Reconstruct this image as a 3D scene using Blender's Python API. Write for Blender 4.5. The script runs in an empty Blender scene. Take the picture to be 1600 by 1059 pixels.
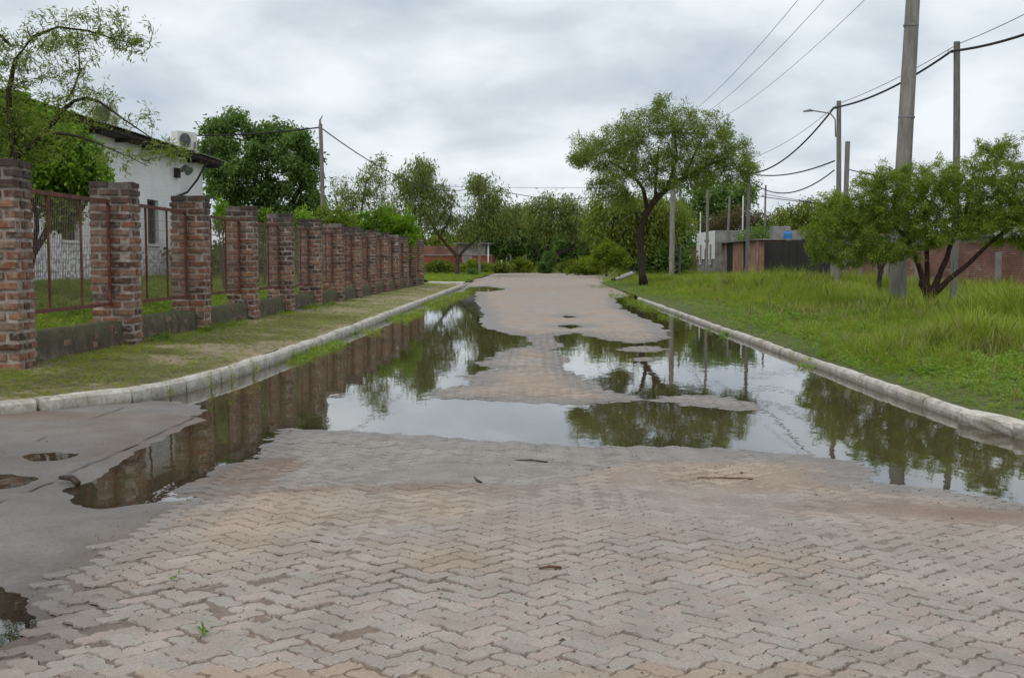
import bpy, bmesh, math, random
import numpy as np
R = math.radians
scn = bpy.context.scene
# ------------------------------------------------------------------ camera
cam_d = bpy.data.cameras.new('camera'); cam = bpy.data.objects.new('camera', cam_d)
scn.collection.objects.link(cam); scn.camera = cam
cam.location = (0, 0, 1.40); cam.rotation_euler = (R(90 - 3.97), 0, R(1.146))
cam_d.sensor_width = 36; cam_d.lens = 36 * 1750 / 1600; cam_d.clip_start = .1; cam_d.clip_end = 6000
# ------------------------------------------------------------------ sky
SUN_EL, SUN_AZ = R(58), R(205)
w = bpy.data.worlds.new('World'); scn.world = w; w.use_nodes = True
nt = w.node_tree; N = nt.nodes; Lk = nt.links; N.clear()
def nd(t, **k):
    n = N.new(t)
    for a, b in k.items(): setattr(n, a, b)
    return n
def mth(op, a, b=None):
    n = nd('ShaderNodeMath', operation=op)
    for i, v in enumerate((a, b)):
        if v is None: continue
        if isinstance(v, (int, float)): n.inputs[i].default_value = v
        else: Lk.new(v, n.inputs[i])
    return n.outputs[0]
out = nd('ShaderNodeOutputWorld'); tc = nd('ShaderNodeTexCoord'); sp = nd('ShaderNodeSeparateXYZ')
Lk.new(tc.outputs['Generated'], sp.inputs[0])
zz = mth('ADD', mth('ABSOLUTE', sp.outputs[2]), .30)
cb = nd('ShaderNodeCombineXYZ'); Lk.new(mth('DIVIDE', sp.outputs[0], zz), cb.inputs[0]); Lk.new(mth('DIVIDE', sp.outputs[1], zz), cb.inputs[1])
mp = nd('ShaderNodeMapping'); mp.inputs['Scale'].default_value = (1.35, 1.25, 1); mp.inputs['Location'].default_value = (2.3, .7, 0); mp.inputs['Rotation'].default_value = (0, 0, R(9)); Lk.new(cb.outputs[0], mp.inputs[0])
n1 = nd('ShaderNodeTexNoise'); n1.inputs['Scale'].default_value = 1.9; n1.inputs['Detail'].default_value = 7; n1.inputs['Roughness'].default_value = .5; n1.inputs['Distortion'].default_value = .15
Lk.new(mp.outputs[0], n1.inputs['Vector'])
rp = nd('ShaderNodeValToRGB'); Lk.new(n1.outputs['Fac'], rp.inputs[0])
cr = rp.color_ramp; cr.elements[0].position = .30; cr.elements[0].color = (.455, .525, .61, 1); cr.elements[1].position = .63; cr.elements[1].color = (.82, .865, .90, 1)
e = cr.elements.new(.45); e.color = (.60, .66, .72, 1)
e = cr.elements.new(.52); e.color = (.70, .755, .805, 1)
sky = nd('ShaderNodeTexSky', sky_type='NISHITA', sun_disc=False); sky.sun_elevation = SUN_EL; sky.sun_rotation = SUN_AZ
bg1 = nd('ShaderNodeBackground'); bg1.inputs[1].default_value = .06; Lk.new(sky.outputs[0], bg1.inputs[0])
bg2 = nd('ShaderNodeBackground'); bg2.inputs[1].default_value = 1.14; Lk.new(rp.outputs[0], bg2.inputs[0])
ms = nd('ShaderNodeMixShader'); ms.inputs[0].default_value = .94; Lk.new(bg1.outputs[0], ms.inputs[1]); Lk.new(bg2.outputs[0], ms.inputs[2]); Lk.new(ms.outputs[0], out.inputs[0])
# ------------------------------------------------------------------ sun
sd_ = bpy.data.lights.new('sun', 'SUN'); sd_.energy = 1.5; sd_.angle = R(24); sd_.color = (1, .96, .9)
so = bpy.data.objects.new('sun', sd_); scn.collection.objects.link(so)
so.rotation_euler = (R(90) - SUN_EL, 0, R(180) - SUN_AZ)
scn.view_settings.view_transform = 'Standard'; scn.view_settings.look = 'None'; scn.view_settings.gamma = 1; scn.view_settings.exposure = 0
scn.view_settings.use_curve_mapping = False
# ------------------------------------------------------------------ helpers
rng = np.random.default_rng(7); random.seed(7)
COL = scn.collection
def hsh(i, j, s):
    v = np.sin(i * 127.1 + j * 311.7 + s * 74.7) * 43758.5453
    return v - np.floor(v)
def vn(x, y, sc=1., s=0):
    x = np.asarray(x, float) * sc; y = np.asarray(y, float) * sc
    i = np.floor(x); j = np.floor(y); u = x - i; v = y - j
    u = u * u * (3 - 2 * u); v = v * v * (3 - 2 * v)
    return (hsh(i, j, s) * (1 - u) + hsh(i + 1, j, s) * u) * (1 - v) + (hsh(i, j + 1, s) * (1 - u) + hsh(i + 1, j + 1, s) * u) * v
def fbm(x, y, sc=1., s=0, o=3):
    t = 0; a = .5; m = 0
    for k in range(o):
        t = t + a * vn(x, y, sc * 2 ** k, s + k); m += a; a *= .5
    return t / m
def sstep(a, b, x):
    t = np.clip((x - a) / (b - a), 0, 1); return t * t * (3 - 2 * t)
def tag(o, label=None, cat=None, group=None, kind=None):
    if label: o['label'] = label
    if cat: o['category'] = cat
    if group: o['group'] = group
    if kind: o['kind'] = kind
    return o
def empty(name, loc, label, cat, group=None):
    o = bpy.data.objects.new(name, None); COL.objects.link(o); o.location = loc; o.empty_display_size = .1
    return tag(o, label, cat, group)
def rootloc(p):
    v = np.zeros(3)
    while p is not None:
        v = v + np.array(p.location); p = p.parent
    return v
def link(name, me, mat, parent=None, loc=None):
    o = bpy.data.objects.new(name, me); COL.objects.link(o)
    if mat is not None and len(me.materials) == 0: me.materials.append(mat)
    if parent is not None: o.parent = parent
    if loc is not None: o.location = loc
    return o
def mesh_np(name, V, Fs, smooth=False, attrs=None):
    """V (n,3); Fs (m,k) uniform polygons"""
    V = np.ascontiguousarray(V, np.float32); Fs = np.ascontiguousarray(Fs, np.int32)
    me = bpy.data.meshes.new(name); me.vertices.add(len(V)); me.vertices.foreach_set('co', V.ravel())
    m, k = Fs.shape; me.loops.add(m * k); me.loops.foreach_set('vertex_index', Fs.ravel())
    me.polygons.add(m); me.polygons.foreach_set('loop_start', np.arange(0, m * k, k, dtype=np.int32))
    try: me.polygons.foreach_set('loop_total', np.full(m, k, np.int32))
    except Exception: pass
    if smooth: me.polygons.foreach_set('use_smooth', np.ones(m, bool))
    for an, (dom, typ, val) in (attrs or {}).items():
        a = me.attributes.new(an, typ, dom)
        if typ == 'FLOAT': a.data.foreach_set('value', np.ascontiguousarray(val, np.float32).ravel())
        elif typ == 'FLOAT_VECTOR': a.data.foreach_set('vector', np.ascontiguousarray(val, np.float32).ravel())
        elif typ == 'INT': a.data.foreach_set('value', np.ascontiguousarray(val, np.int32).ravel())
        else: a.data.foreach_set('color', np.ascontiguousarray(val, np.float32).ravel())
    me.update(calc_edges=True); return me
class MB:
    def __init__(s): s.v = []; s.f = []
    def add(s, V, Fs):
        b = len(s.v); s.v += [tuple(q) for q in V]; s.f += [tuple(i + b for i in q) for q in Fs]; return s
    def box(s, x0, x1, y0, y1, z0, z1, jit=0):
        V = [[x, y, z] for z in (z0, z1) for y in (y0, y1) for x in (x0, x1)]
        if jit: V = [[c + random.uniform(-jit, jit) for c in q] for q in V]
        return s.add(V, [(0, 2, 3, 1), (4, 5, 7, 6), (0, 1, 5, 4), (2, 6, 7, 3), (0, 4, 6, 2), (1, 3, 7, 5)])
    def tube(s, P, r, n=8, cap=True):
        P = [np.array(q, float) for q in P]; k = len(P)
        if np.isscalar(r): r = [r] * k
        ref = np.array((.31, .17, .93)); V = []
        for i in range(k):
            d = P[min(i + 1, k - 1)] - P[max(i - 1, 0)]; d /= np.linalg.norm(d) + 1e-9
            a = np.cross(d, ref); la = np.linalg.norm(a)
            if la < .2: a = np.cross(d, (1, 0, 0)); la = np.linalg.norm(a)
            a /= la; b = np.cross(d, a)
            for j in range(n):
                t = 2 * math.pi * j / n; V.append(P[i] + r[i] * (a * math.cos(t) + b * math.sin(t)))
        Fs = [(i * n + j, i * n + (j + 1) % n, (i + 1) * n + (j + 1) % n, (i + 1) * n + j) for i in range(k - 1) for j in range(n)]
        if cap: Fs += [tuple(range(n))[::-1], tuple(range((k - 1) * n, k * n))]
        return s.add(V, Fs)
    def build(s, name, mat, parent=None, smooth=False, bevel=0):
        me = bpy.data.meshes.new(name); off = rootloc(parent)
        me.from_pydata([tuple(np.array(q) - off) for q in s.v], [], s.f)
        if bevel:
            bm = bmesh.new(); bm.from_mesh(me)
            bmesh.ops.bevel(bm, geom=bm.edges[:], offset=bevel, segments=1, affect='EDGES', clamp_overlap=True); bm.to_mesh(me); bm.free()
        if smooth: me.polygons.foreach_set('use_smooth', np.ones(len(me.polygons), bool))
        me.update(); return link(name, me, mat, parent)
# ------------------------------------------------------------------ materials
def lnode(nt, t, **k):
    n = nt.nodes.new(t)
    for a, b in k.items(): setattr(n, a, b)
    return n
def newmat(name):
    m = bpy.data.materials.new(name); m.use_nodes = True; t = m.node_tree
    return m, t, t.nodes['Principled BSDF'], t.links.new
def ramp(t, fac, stops):
    r = lnode(t, 'ShaderNodeValToRGB'); el = r.color_ramp.elements
    while len(el) < len(stops): el.new(.5)
    for q, (p, c) in zip(el, stops): q.position = p; q.color = (*c, 1)
    t.links.new(fac, r.inputs[0]); return r.outputs[0]
def noise(t, sc, det=4, vec=None, rough=.55, dist=0):
    n = lnode(t, 'ShaderNodeTexNoise'); n.inputs['Scale'].default_value = sc; n.inputs['Detail'].default_value = det; n.inputs['Roughness'].default_value = rough; n.inputs['Distortion'].default_value = dist
    if vec is not None: t.links.new(vec, n.inputs['Vector'])
    return n.outputs['Fac']
def pos(t, scale=None):
    g = lnode(t, 'ShaderNodeNewGeometry').outputs['Position']
    if scale is None: return g
    m = lnode(t, 'ShaderNodeMapping'); m.inputs['Scale'].default_value = scale; t.links.new(g, m.inputs[0]); return m.outputs[0]
def mixc(t, f, a, b, mode='MIX'):
    n = lnode(t, 'ShaderNodeMix', data_type='RGBA', blend_type=mode)
    for i, v in ((0, f), (6, a), (7, b)):
        if isinstance(v, (int, float)): n.inputs[i].default_value = v
        elif isinstance(v, tuple): n.inputs[i].default_value = (*v, 1)
        else: t.links.new(v, n.inputs[i])
    return n.outputs[2]
def bump(t, bs, h, st=.3, d=.01):
    b = lnode(t, 'ShaderNodeBump'); b.inputs['Strength'].default_value = st; b.inputs['Distance'].default_value = d
    t.links.new(h, b.inputs['Height']); t.links.new(b.outputs[0], bs.inputs['Normal'])
def mathn(t, op, a, b=None, c=None):
    n = lnode(t, 'ShaderNodeMath', operation=op)
    for i, v in enumerate((a, b, c)):
        if v is None: continue
        if isinstance(v, (int, float)): n.inputs[i].default_value = v
        else: t.links.new(v, n.inputs[i])
    return n.outputs[0]
def simple(name, stops, sc=3., rough=.85, bsc=None, bst=.3, bd=.01, metal=0, vec=None, fine=None):
    m, t, b, L = newmat(name); p = pos(t, vec)
    c = ramp(t, noise(t, sc, 6, p), stops)
    if fine: c = mixc(t, fine[1], c, ramp(t, noise(t, fine[0], 3, p), [(.3, (.2, .2, .2)), (.7, (1, 1, 1))]), 'MULTIPLY')
    L(c, b.inputs['Base Color']); b.inputs['Roughness'].default_value = rough; b.inputs['Metallic'].default_value = metal
    b.inputs['Specular IOR Level'].default_value = .25
    bump(t, b, noise(t, bsc or sc * 6, 5, p), bst, bd); return m
def attr(t, name, o='Fac'):
    a = lnode(t, 'ShaderNodeAttribute', attribute_name=name); return a.outputs[o]
def ground_mat(name, fine_sc=60., bst=.5):
    m, t, b, L = newmat(name); p = pos(t)
    c = attr(t, 'col', 'Color')
    c = mixc(t, .75, c, ramp(t, noise(t, fine_sc, 5, p, .7), [(.25, (.55, .53, .5)), (.5, (.98, .98, .98)), (.78, (1.3, 1.28, 1.25))]), 'MULTIPLY')
    c = mixc(t, .6, c, ramp(t, noise(t, 3.1, 5, p), [(.3, (.74, .7, .66)), (.7, (1.15, 1.15, 1.15))]), 'MULTIPLY')
    oi = lnode(t, 'ShaderNodeObjectInfo').outputs['Random']
    c = mixc(t, 1., c, ramp(t, oi, [(0, (.92, .915, .91)), (1, (1.05, 1.045, 1.03))]), 'MULTIPLY')
    dk = ramp(t, noise(t, 130, 2, p), [(.64, (1, 1, 1)), (.72, (.42, .36, .32))])
    c = mixc(t, .6, c, dk, 'MULTIPLY')
    wet = attr(t, 'wet')
    c = mixc(t, wet, c, mixc(t, 1., c, (.74, .74, .75), 'MULTIPLY'))
    L(c, b.inputs['Base Color'])
    L(mathn(t, 'MULTIPLY_ADD', wet, -.45, .9), b.inputs['Roughness']); b.inputs['Specular IOR Level'].default_value = .3
    bump(t, b, noise(t, 220, 4, p, .7), bst, .004); return m
M = {}
M['road'] = ground_mat('road_silt', 45, .5)
M['paver'] = ground_mat('paver_concrete', 90, .5)
M['soil'] = ground_mat('soil', 30, .8)
M['kerb'] = simple('kerb_concrete', [(.3, (.30, .27, .22)), (.5, (.46, .43, .37)), (.72, (.58, .55, .49))], 4, .9, 60, .5, .006, fine=(25, .45))
def kerb_m():
    m, t, b, L = newmat('kerb_limewashed'); p = pos(t)
    c = ramp(t, noise(t, 5, 6, p), [(.3, (.40, .36, .30)), (.5, (.54, .51, .45)), (.7, (.64, .61, .56))])
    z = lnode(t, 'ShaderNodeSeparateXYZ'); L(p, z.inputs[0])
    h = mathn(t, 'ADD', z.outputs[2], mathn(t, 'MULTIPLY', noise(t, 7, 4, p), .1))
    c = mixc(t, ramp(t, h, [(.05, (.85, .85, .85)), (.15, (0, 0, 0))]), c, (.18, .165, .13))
    c = mixc(t, .5, c, ramp(t, noise(t, 28, 4, p), [(.35, (.5, .46, .4)), (.55, (1, 1, 1))]), 'MULTIPLY')
    c = mixc(t, mathn(t, 'MULTIPLY', ramp(t, noise(t, 1.7, 4, p), [(.52, (0, 0, 0)), (.66, (1, 1, 1))]), .6), c, (.20, .19, .11))
    L(c, b.inputs['Base Color']); b.inputs['Roughness'].default_value = .9; bump(t, b, noise(t, 50, 5, p), .6, .008); return m
M['kerb'] = kerb_m()
def brick_m():
    m, t, b, L = newmat('fired_brick'); p = pos(t)
    oi = lnode(t, 'ShaderNodeObjectInfo').outputs['Random']
    at = attr(t, 'tone'); f = mathn(t, 'FRACT', mathn(t, 'ADD', oi, at))
    c = ramp(t, f, [(0, (.050, .030, .020)), (.22, (.10, .046, .028)), (.42, (.19, .076, .040)), (.65, (.265, .112, .058)), (.85, (.30, .15, .085)), (1, (.19, .135, .10))])
    c = mixc(t, .7, c, ramp(t, noise(t, 22, 5, p), [(.3, (.45, .42, .4)), (.65, (1.1, 1.1, 1.1))]), 'MULTIPLY')
    c = mixc(t, ramp(t, noise(t, 14, 5, p), [(.47, (0, 0, 0)), (.66, (.8, .8, .8))]), c, (.27, .215, .175))
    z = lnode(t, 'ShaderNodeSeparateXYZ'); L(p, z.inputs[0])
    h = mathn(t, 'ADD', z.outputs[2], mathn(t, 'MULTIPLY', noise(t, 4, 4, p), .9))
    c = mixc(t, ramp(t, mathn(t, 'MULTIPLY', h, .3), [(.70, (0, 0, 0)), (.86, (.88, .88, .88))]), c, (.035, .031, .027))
    L(c, b.inputs['Base Color']); b.inputs['Roughness'].default_value = .92; bump(t, b, noise(t, 70, 5, p), .8, .008); return m
M['brick'] = brick_m()
def mortar_m():
    m, t, b, L = newmat('lime_mortar'); p = pos(t)
    c = ramp(t, noise(t, 9, 6, p), [(.28, (.19, .15, .125)), (.5, (.34, .28, .24)), (.72, (.47, .41, .36))])
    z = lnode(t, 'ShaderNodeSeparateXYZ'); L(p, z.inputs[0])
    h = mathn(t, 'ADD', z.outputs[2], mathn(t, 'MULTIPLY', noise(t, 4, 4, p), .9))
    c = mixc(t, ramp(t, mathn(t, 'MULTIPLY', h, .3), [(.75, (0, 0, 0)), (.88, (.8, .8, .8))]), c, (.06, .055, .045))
    L(c, b.inputs['Base Color']); b.inputs['Roughness'].default_value = .95; bump(t, b, noise(t, 55, 5, p), .9, .012); return m
M['mortar'] = mortar_m()
def mossy():
    m, t, b, L = newmat('mossy_render'); p = pos(t)
    c = ramp(t, noise(t, 5, 7, p, .65), [(.3, (.04, .032, .022)), (.48, (.085, .065, .045)), (.6, (.13, .105, .08)), (.75, (.24, .205, .17))])
    z = lnode(t, 'ShaderNodeSeparateXYZ'); L(p, z.inputs[0])
    h = mathn(t, 'ADD', z.outputs[2], mathn(t, 'MULTIPLY', noise(t, 6, 4, p), .35))
    c = mixc(t, ramp(t, h, [(.5, (0, 0, 0)), (.72, (.85, .85, .85))]), c, (.062, .068, .024))
    c = mixc(t, ramp(t, noise(t, 11, 4, p), [(.55, (0, 0, 0)), (.66, (.6, .6, .6))]), c, (.19, .10, .07))
    L(c, b.inputs['Base Color']); b.inputs['Roughness'].default_value = .95; bump(t, b, noise(t, 30, 6, p), .9, .02); return m
M['moss'] = mossy()
M['rust'] = simple('rusty_red_paint', [(.3, (.085, .034, .024)), (.55, (.145, .055, .038)), (.75, (.19, .085, .055))], 9, .7, 60, .3, .003)
M['wire'] = simple('rusty_wire', [(.3, (.13, .085, .07)), (.7, (.22, .16, .135))], 9, .6)
def whitewall():
    m, t, b, L = newmat('white_painted_brick')
    # brick courses run along Y (u) and Z (v)
    cx = lnode(t, 'ShaderNodeSeparateXYZ'); L(pos(t), cx.inputs[0])
    cc = lnode(t, 'ShaderNodeCombineXYZ'); L(cx.outputs[1], cc.inputs[0]); L(cx.outputs[2], cc.inputs[1])
    br = lnode(t, 'ShaderNodeTexBrick'); L(cc.outputs[0], br.inputs['Vector']); br.inputs['Scale'].default_value = 1; br.inputs['Brick Width'].default_value = .27; br.inputs['Row Height'].default_value = .085
    br.inputs['Mortar Size'].default_value = .012; br.inputs['Mortar Smooth'].default_value = .5; br.inputs['Color1'].default_value = (.86, .86, .85, 1); br.inputs['Color2'].default_value = (.82, .82, .81, 1); br.inputs['Mortar'].default_value = (.76, .76, .76, 1)
    c = mixc(t, .5, br.outputs['Color'], ramp(t, noise(t, 1.2, 6, pos(t)), [(.3, (.72, .71, .69)), (.6, (1, 1, 1))]), 'MULTIPLY')
    h = mathn(t, 'ADD', cx.outputs[2], mathn(t, 'MULTIPLY', noise(t, 1.5, 5, pos(t)), 1.1))
    fl = mathn(t, 'MULTIPLY', ramp(t, mathn(t, 'MULTIPLY', h, .3), [(.62, (1, 1, 1)), (.78, (0, 0, 0))]), ramp(t, noise(t, 9, 4, pos(t)), [(.46, (0, 0, 0)), (.54, (1, 1, 1))]))
    c = mixc(t, mathn(t, 'MULTIPLY', fl, .7), c, (.2, .18, .16))
    L(c, b.inputs['Base Color']); b.inputs['Roughness'].default_value = .85; bump(t, b, br.outputs['Fac'], -.4, .01); return m
M['whitewall'] = whitewall()
def brickwall(name, c1, c2, mo, axis=1, white=0):
    m, t, b, L = newmat(name); cx = lnode(t, 'ShaderNodeSeparateXYZ'); L(pos(t), cx.inputs[0])
    cc = lnode(t, 'ShaderNodeCombineXYZ'); L(cx.outputs[axis], cc.inputs[0]); L(cx.outputs[2], cc.inputs[1])
    br = lnode(t, 'ShaderNodeTexBrick'); L(cc.outputs[0], br.inputs['Vector']); br.inputs['Scale'].default_value = 1; br.inputs['Brick Width'].default_value = .27; br.inputs['Row Height'].default_value = .08
    br.inputs['Mortar Size'].default_value = .012; br.inputs['Color1'].default_value = (*c1, 1); br.inputs['Color2'].default_value = (*c2, 1); br.inputs['Mortar'].default_value = (*mo, 1)
    c = mixc(t, .8, br.outputs['Color'], ramp(t, noise(t, .9, 6, pos(t)), [(.3, (.45, .42, .4)), (.65, (1.15, 1.1, 1.1))]), 'MULTIPLY')
    if white:
        f = mathn(t, 'MULTIPLY', ramp(t, noise(t, 1.1, 6, pos(t, (1, .5, 3)), .65), [(.56, (0, 0, 0)), (.66, (1, 1, 1))]), mathn(t, 'SUBTRACT', 1.0, br.outputs['Fac']) if white == 1 else br.outputs['Fac'])
        c = mixc(t, f, c, (.46, .40, .38))
    L(c, b.inputs['Base Color']); b.inputs['Roughness'].default_value = .92; bump(t, b, br.outputs['Fac'], -.6, .012); return m
M['rbrick'] = brickwall('weathered_brick_wall', (.24, .085, .055), (.16, .06, .042), (.22, .15, .125), 1, 2)
M['sbrick'] = brickwall('orange_brick_wall', (.46, .22, .145), (.37, .165, .105), (.42, .31, .24), 1)
M['redwall'] = simple('red_painted_wall', [(.3, (.16, .045, .03)), (.7, (.25, .07, .045))], 1.2, .9)
M['concrete'] = simple('bare_concrete', [(.3, (.15, .145, .135)), (.55, (.25, .24, .225)), (.75, (.33, .32, .3))], 1.5, .9, 30, .3, .01)
M['white'] = simple('white_paint', [(.3, (.62, .62, .61)), (.65, (.78, .78, .77))], 1.5, .7)
M['acwhite'] = simple('air_conditioner_casing', [(.3, (.62, .62, .60)), (.7, (.72, .72, .70))], 4, .5, bst=.05)
M['dark'] = simple('dark_opening', [(.3, (.012, .011, .011)), (.7, (.025, .023, .022))], 3, .7)
M['darksheet'] = simple('dark_sheet_metal', [(.3, (.014, .012, .014)), (.7, (.032, .026, .027))], 1.2, .6, vec=(1, 6, .3))
M['glass'] = simple('dark_glass', [(.3, (.03, .035, .04)), (.7, (.05, .055, .06))], 2, .15, bst=.02)
M['roof'] = simple('weathered_zinc_roof', [(.3, (.12, .11, .10)), (.7, (.26, .25, .24))], 1.5, .6)
M['fascia'] = simple('dark_timber_fascia', [(.3, (.035, .028, .024)), (.7, (.085, .07, .06))], 5, .85)
M['tile'] = simple('rusty_roof_sheet', [(.3, (.14, .06, .04)), (.7, (.28, .13, .09))], 3, .85)
M['blue'] = simple('blue_plastic', [(.3, (.02, .13, .33)), (.7, (.03, .19, .43))], 2, .45)
M['pole_c'] = simple('spun_concrete_pole', [(.3, (.19, .175, .155)), (.55, (.275, .255, .23)), (.75, (.35, .33, .30))], 2.2, .9, 40, .35, .01, vec=(3, 3, .5), fine=(9, .3))
M['pole_w'] = simple('grey_weathered_wood', [(.3, (.12, .108, .098)), (.55, (.21, .195, .178)), (.75, (.30, .28, .26))], 5, .9, 30, .6, .01, vec=(6, 6, .4))
M['cable'] = simple('black_cable', [(.3, (.018, .018, .02)), (.7, (.03, .03, .032))], 5, .6)
M['cable2'] = simple('aluminium_wire', [(.3, (.20, .20, .21)), (.7, (.26, .26, .27))], 5, .5)
M['metal'] = simple('grey_galvanised', [(.3, (.16, .16, .16)), (.7, (.28, .28, .28))], 5, .5, metal=.3)
M['bark'] = simple('dark_bark', [(.3, (.022, .016, .012)), (.55, (.05, .037, .028)), (.75, (.095, .075, .058))], 7, .95, 25, .9, .02, vec=(4, 4, 1))
M['bark2'] = simple('grey_brown_bark', [(.3, (.05, .042, .033)), (.55, (.09, .075, .06)), (.75, (.15, .13, .105))], 7, .95, 25, .9, .02, vec=(4, 4, 1))
M['redbark'] = simple('red_brown_bark', [(.3, (.026, .015, .011)), (.55, (.058, .033, .025)), (.75, (.10, .065, .052))], 7, .95, 25, .9, .015, vec=(4, 4, 1))
M['log'] = simple('bleached_log', [(.3, (.22, .21, .19)), (.7, (.44, .42, .39))], 6, .9)
def leaf(name, c0, c1, c2, trans=.48, patch=.8):
    m, t, b, L = newmat(name)
    f = attr(t, 'tone'); oi = lnode(t, 'ShaderNodeObjectInfo').outputs['Random']
    n = noise(t, patch, 3, pos(t))
    f = mathn(t, 'ADD', mathn(t, 'MULTIPLY', f, .62), mathn(t, 'MULTIPLY_ADD', n, .95, -.3)); f = mathn(t, 'ADD', f, mathn(t, 'MULTIPLY_ADD', oi, .16, -.08))
    c = ramp(t, f, [(.1, c0), (.5, c1), (.9, c2)])
    L(c, b.inputs['Base Color']); b.inputs['Roughness'].default_value = .6; b.inputs['Specular IOR Level'].default_value = .25
    tr = lnode(t, 'ShaderNodeBsdfTranslucent'); L(mixc(t, 1., c, (1.25, 1.35, .7), 'MULTIPLY'), tr.inputs[0])
    mx = lnode(t, 'ShaderNodeMixShader'); mx.inputs[0].default_value = trans; L(b.outputs[0], mx.inputs[1]); L(tr.outputs[0], mx.inputs[2])
    L(mx.outputs[0], t.nodes['Material Output'].inputs[0]); return m
M['lf_acacia'] = leaf('acacia_leaf', (0.099, 0.132, 0.0264), (0.1914, 0.2508, 0.0475), (0.33, 0.3828, 0.0924))
M['lf_shrub'] = leaf('thorn_tree_leaf', (.085, .125, .016), (.17, .235, .030), (.29, .355, .06))
M['lf_citrus'] = leaf('citrus_leaf', (0.068, 0.1286, 0.0151), (0.1663, 0.2949, 0.0302), (0.3175, 0.4687, 0.0605))
M['lf_dark'] = leaf('dark_tree_leaf', (0.0527, 0.0983, 0.0281), (0.1193, 0.2019, 0.0527), (0.2281, 0.3335, 0.0966))
M['lf_will'] = leaf('drooping_leaf', (0.0961, 0.1223, 0.0349), (0.182, 0.2213, 0.0612), (0.2912, 0.3276, 0.1092))
M['lf_olive'] = leaf('olive_leaf', (0.0887, 0.1115, 0.0229), (0.1788, 0.2145, 0.0372), (0.3003, 0.3361, 0.0715))
M['lf_yel'] = leaf('yellow_green_leaf', (0.092, 0.1265, 0.0138), (0.1898, 0.2415, 0.023), (0.3105, 0.3565, 0.046))
M['lf_lime'] = leaf('lime_shrub_leaf', (.085, .16, .012), (.18, .31, .022), (.27, .42, .04))
M['lf_brown'] = leaf('brownish_leaf', (0.07, 0.0588, 0.0308), (0.133, 0.105, 0.0504), (0.182, 0.168, 0.07))
M['grass'] = leaf('grass_blade', (.105, .15, .014), (.235, .30, .032), (.42, .43, .10), .4, .45)
M['weed'] = leaf('broad_weed_leaf', (.085, .165, .014), (.175, .29, .03), (.26, .37, .06), .4, .6)
M['seed'] = leaf('seed_head', (.13, .13, .04), (.21, .20, .07), (.30, .27, .11), .3, .5)
M['straw'] = leaf('cut_dry_grass', (.14, .125, .055), (.24, .215, .105), (.34, .31, .175), .15, .9)
# ------------------------------------------------------------------ terrain of the street
MAIN = [(-2.88, 6.68), (-2.68, 6.36), (-2.45, 6.22), (-2.27, 6.29), (-2.08, 6.52), (-2.17, 6.96), (-2.16, 7.6), (-2.0, 7.91), (-2.06, 8.59), (-2.04, 9.19), (-1.67, 9.2), (-1.23, 9.07), (-0.8, 8.94), (-0.52, 8.69), (-0.17, 8.6), (0.17, 8.55), (0.61, 8.41), (1.18, 8.39), (1.64, 8.2), (1.92, 8.09), (2.18, 7.84), (2.21, 7.69), (2.19, 7.27), (2.2, 7.02), (2.4, 6.91), (2.64, 6.72), (2.84, 6.47), (3.31, 6.25), (5.2, 6.3), (6.5, 7.2), (4.3, 9.0), (4.2, 48), (-4.2, 58), (-4.2, 11.1), (-3.55, 11.0), (-3.12, 10.4), (-2.98, 9.81), (-2.96, 8.2)]
DRY = [(-5, 140), (-5, 64), (-3.2, 58.), (-2.87, 55.8), (-1.88, 36.6), (-1.28, 29.9), (-1.2, 24.75), (-.8, 22.3), (-.18, 20.8), (0, 18.56), (-.35, 17.6), (-.58, 17.1), (-.74, 15.2), (-.49, 14.46), (-.9, 13.56), (-.69, 12.8), (-1.06, 12.2), (-1.11, 11.66), (-.94, 11.34), (-.26, 11.14), (.43, 10.9), (1.1, 11.38), (.79, 12.23), (.68, 13.23), (.52, 14), (.43, 14.83), (.52, 16.55), (.24, 17.6), (.48, 18.3), (.35, 20.96), (.74, 21.9), (1.28, 19.95), (1.8, 19.18), (2.32, 19.8), (2.54, 21.), (2.69, 23.6), (2.65, 30), (2.59, 35), (3.1, 43.), (5, 50.), (5, 140)]
ISL = [[(1.23, 17.9), (1.53, 18.45), (1.97, 18.6), (2.14, 17.92), (1.83, 17.28), (1.43, 17.27)], [(1.37, 15.92), (1.66, 16.35), (1.84, 15.93), (1.57, 15.52)],
       [(1.18, 11.33), (1.43, 11.6), (1.84, 11.66), (2.14, 11.14), (2.21, 10.7), (2.07, 10.47), (1.75, 10.69), (1.42, 10.97)]]
PUD = [[(.43, 24.05), (.81, 24.8), (1.14, 24.07), (.76, 23.15)], [(-3.8, 59.9), (-2.7, 63), (-1.37, 55.8), (-2.19, 51.2), (-2.99, 52.2)], [(.53, 28.2), (.83, 28.9), (1.1, 28.2), (.79, 27.6)],
       [(-3.6, 4.9), (-2.6, 4.95), (-2.36, 4.82), (-2.18, 4.62), (-1.99, 4.32), (-1.93, 4.12), (-1.95, 3.95), (-2.15, 3.7), (-3.4, 3.5)],
       [(-3.78, 7.93), (-3.74, 8.09), (-3.49, 8.18), (-3.27, 8.05), (-3.28, 7.78), (-3.51, 7.67)], [(-3.9, 7.36), (-3.42, 7.3), (-3.22, 7.14), (-3.17, 6.89), (-3.27, 6.72), (-3.7, 6.6)],
       [(2.4, 33), (2.9, 36), (3.3, 36), (3.2, 31)]]
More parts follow.
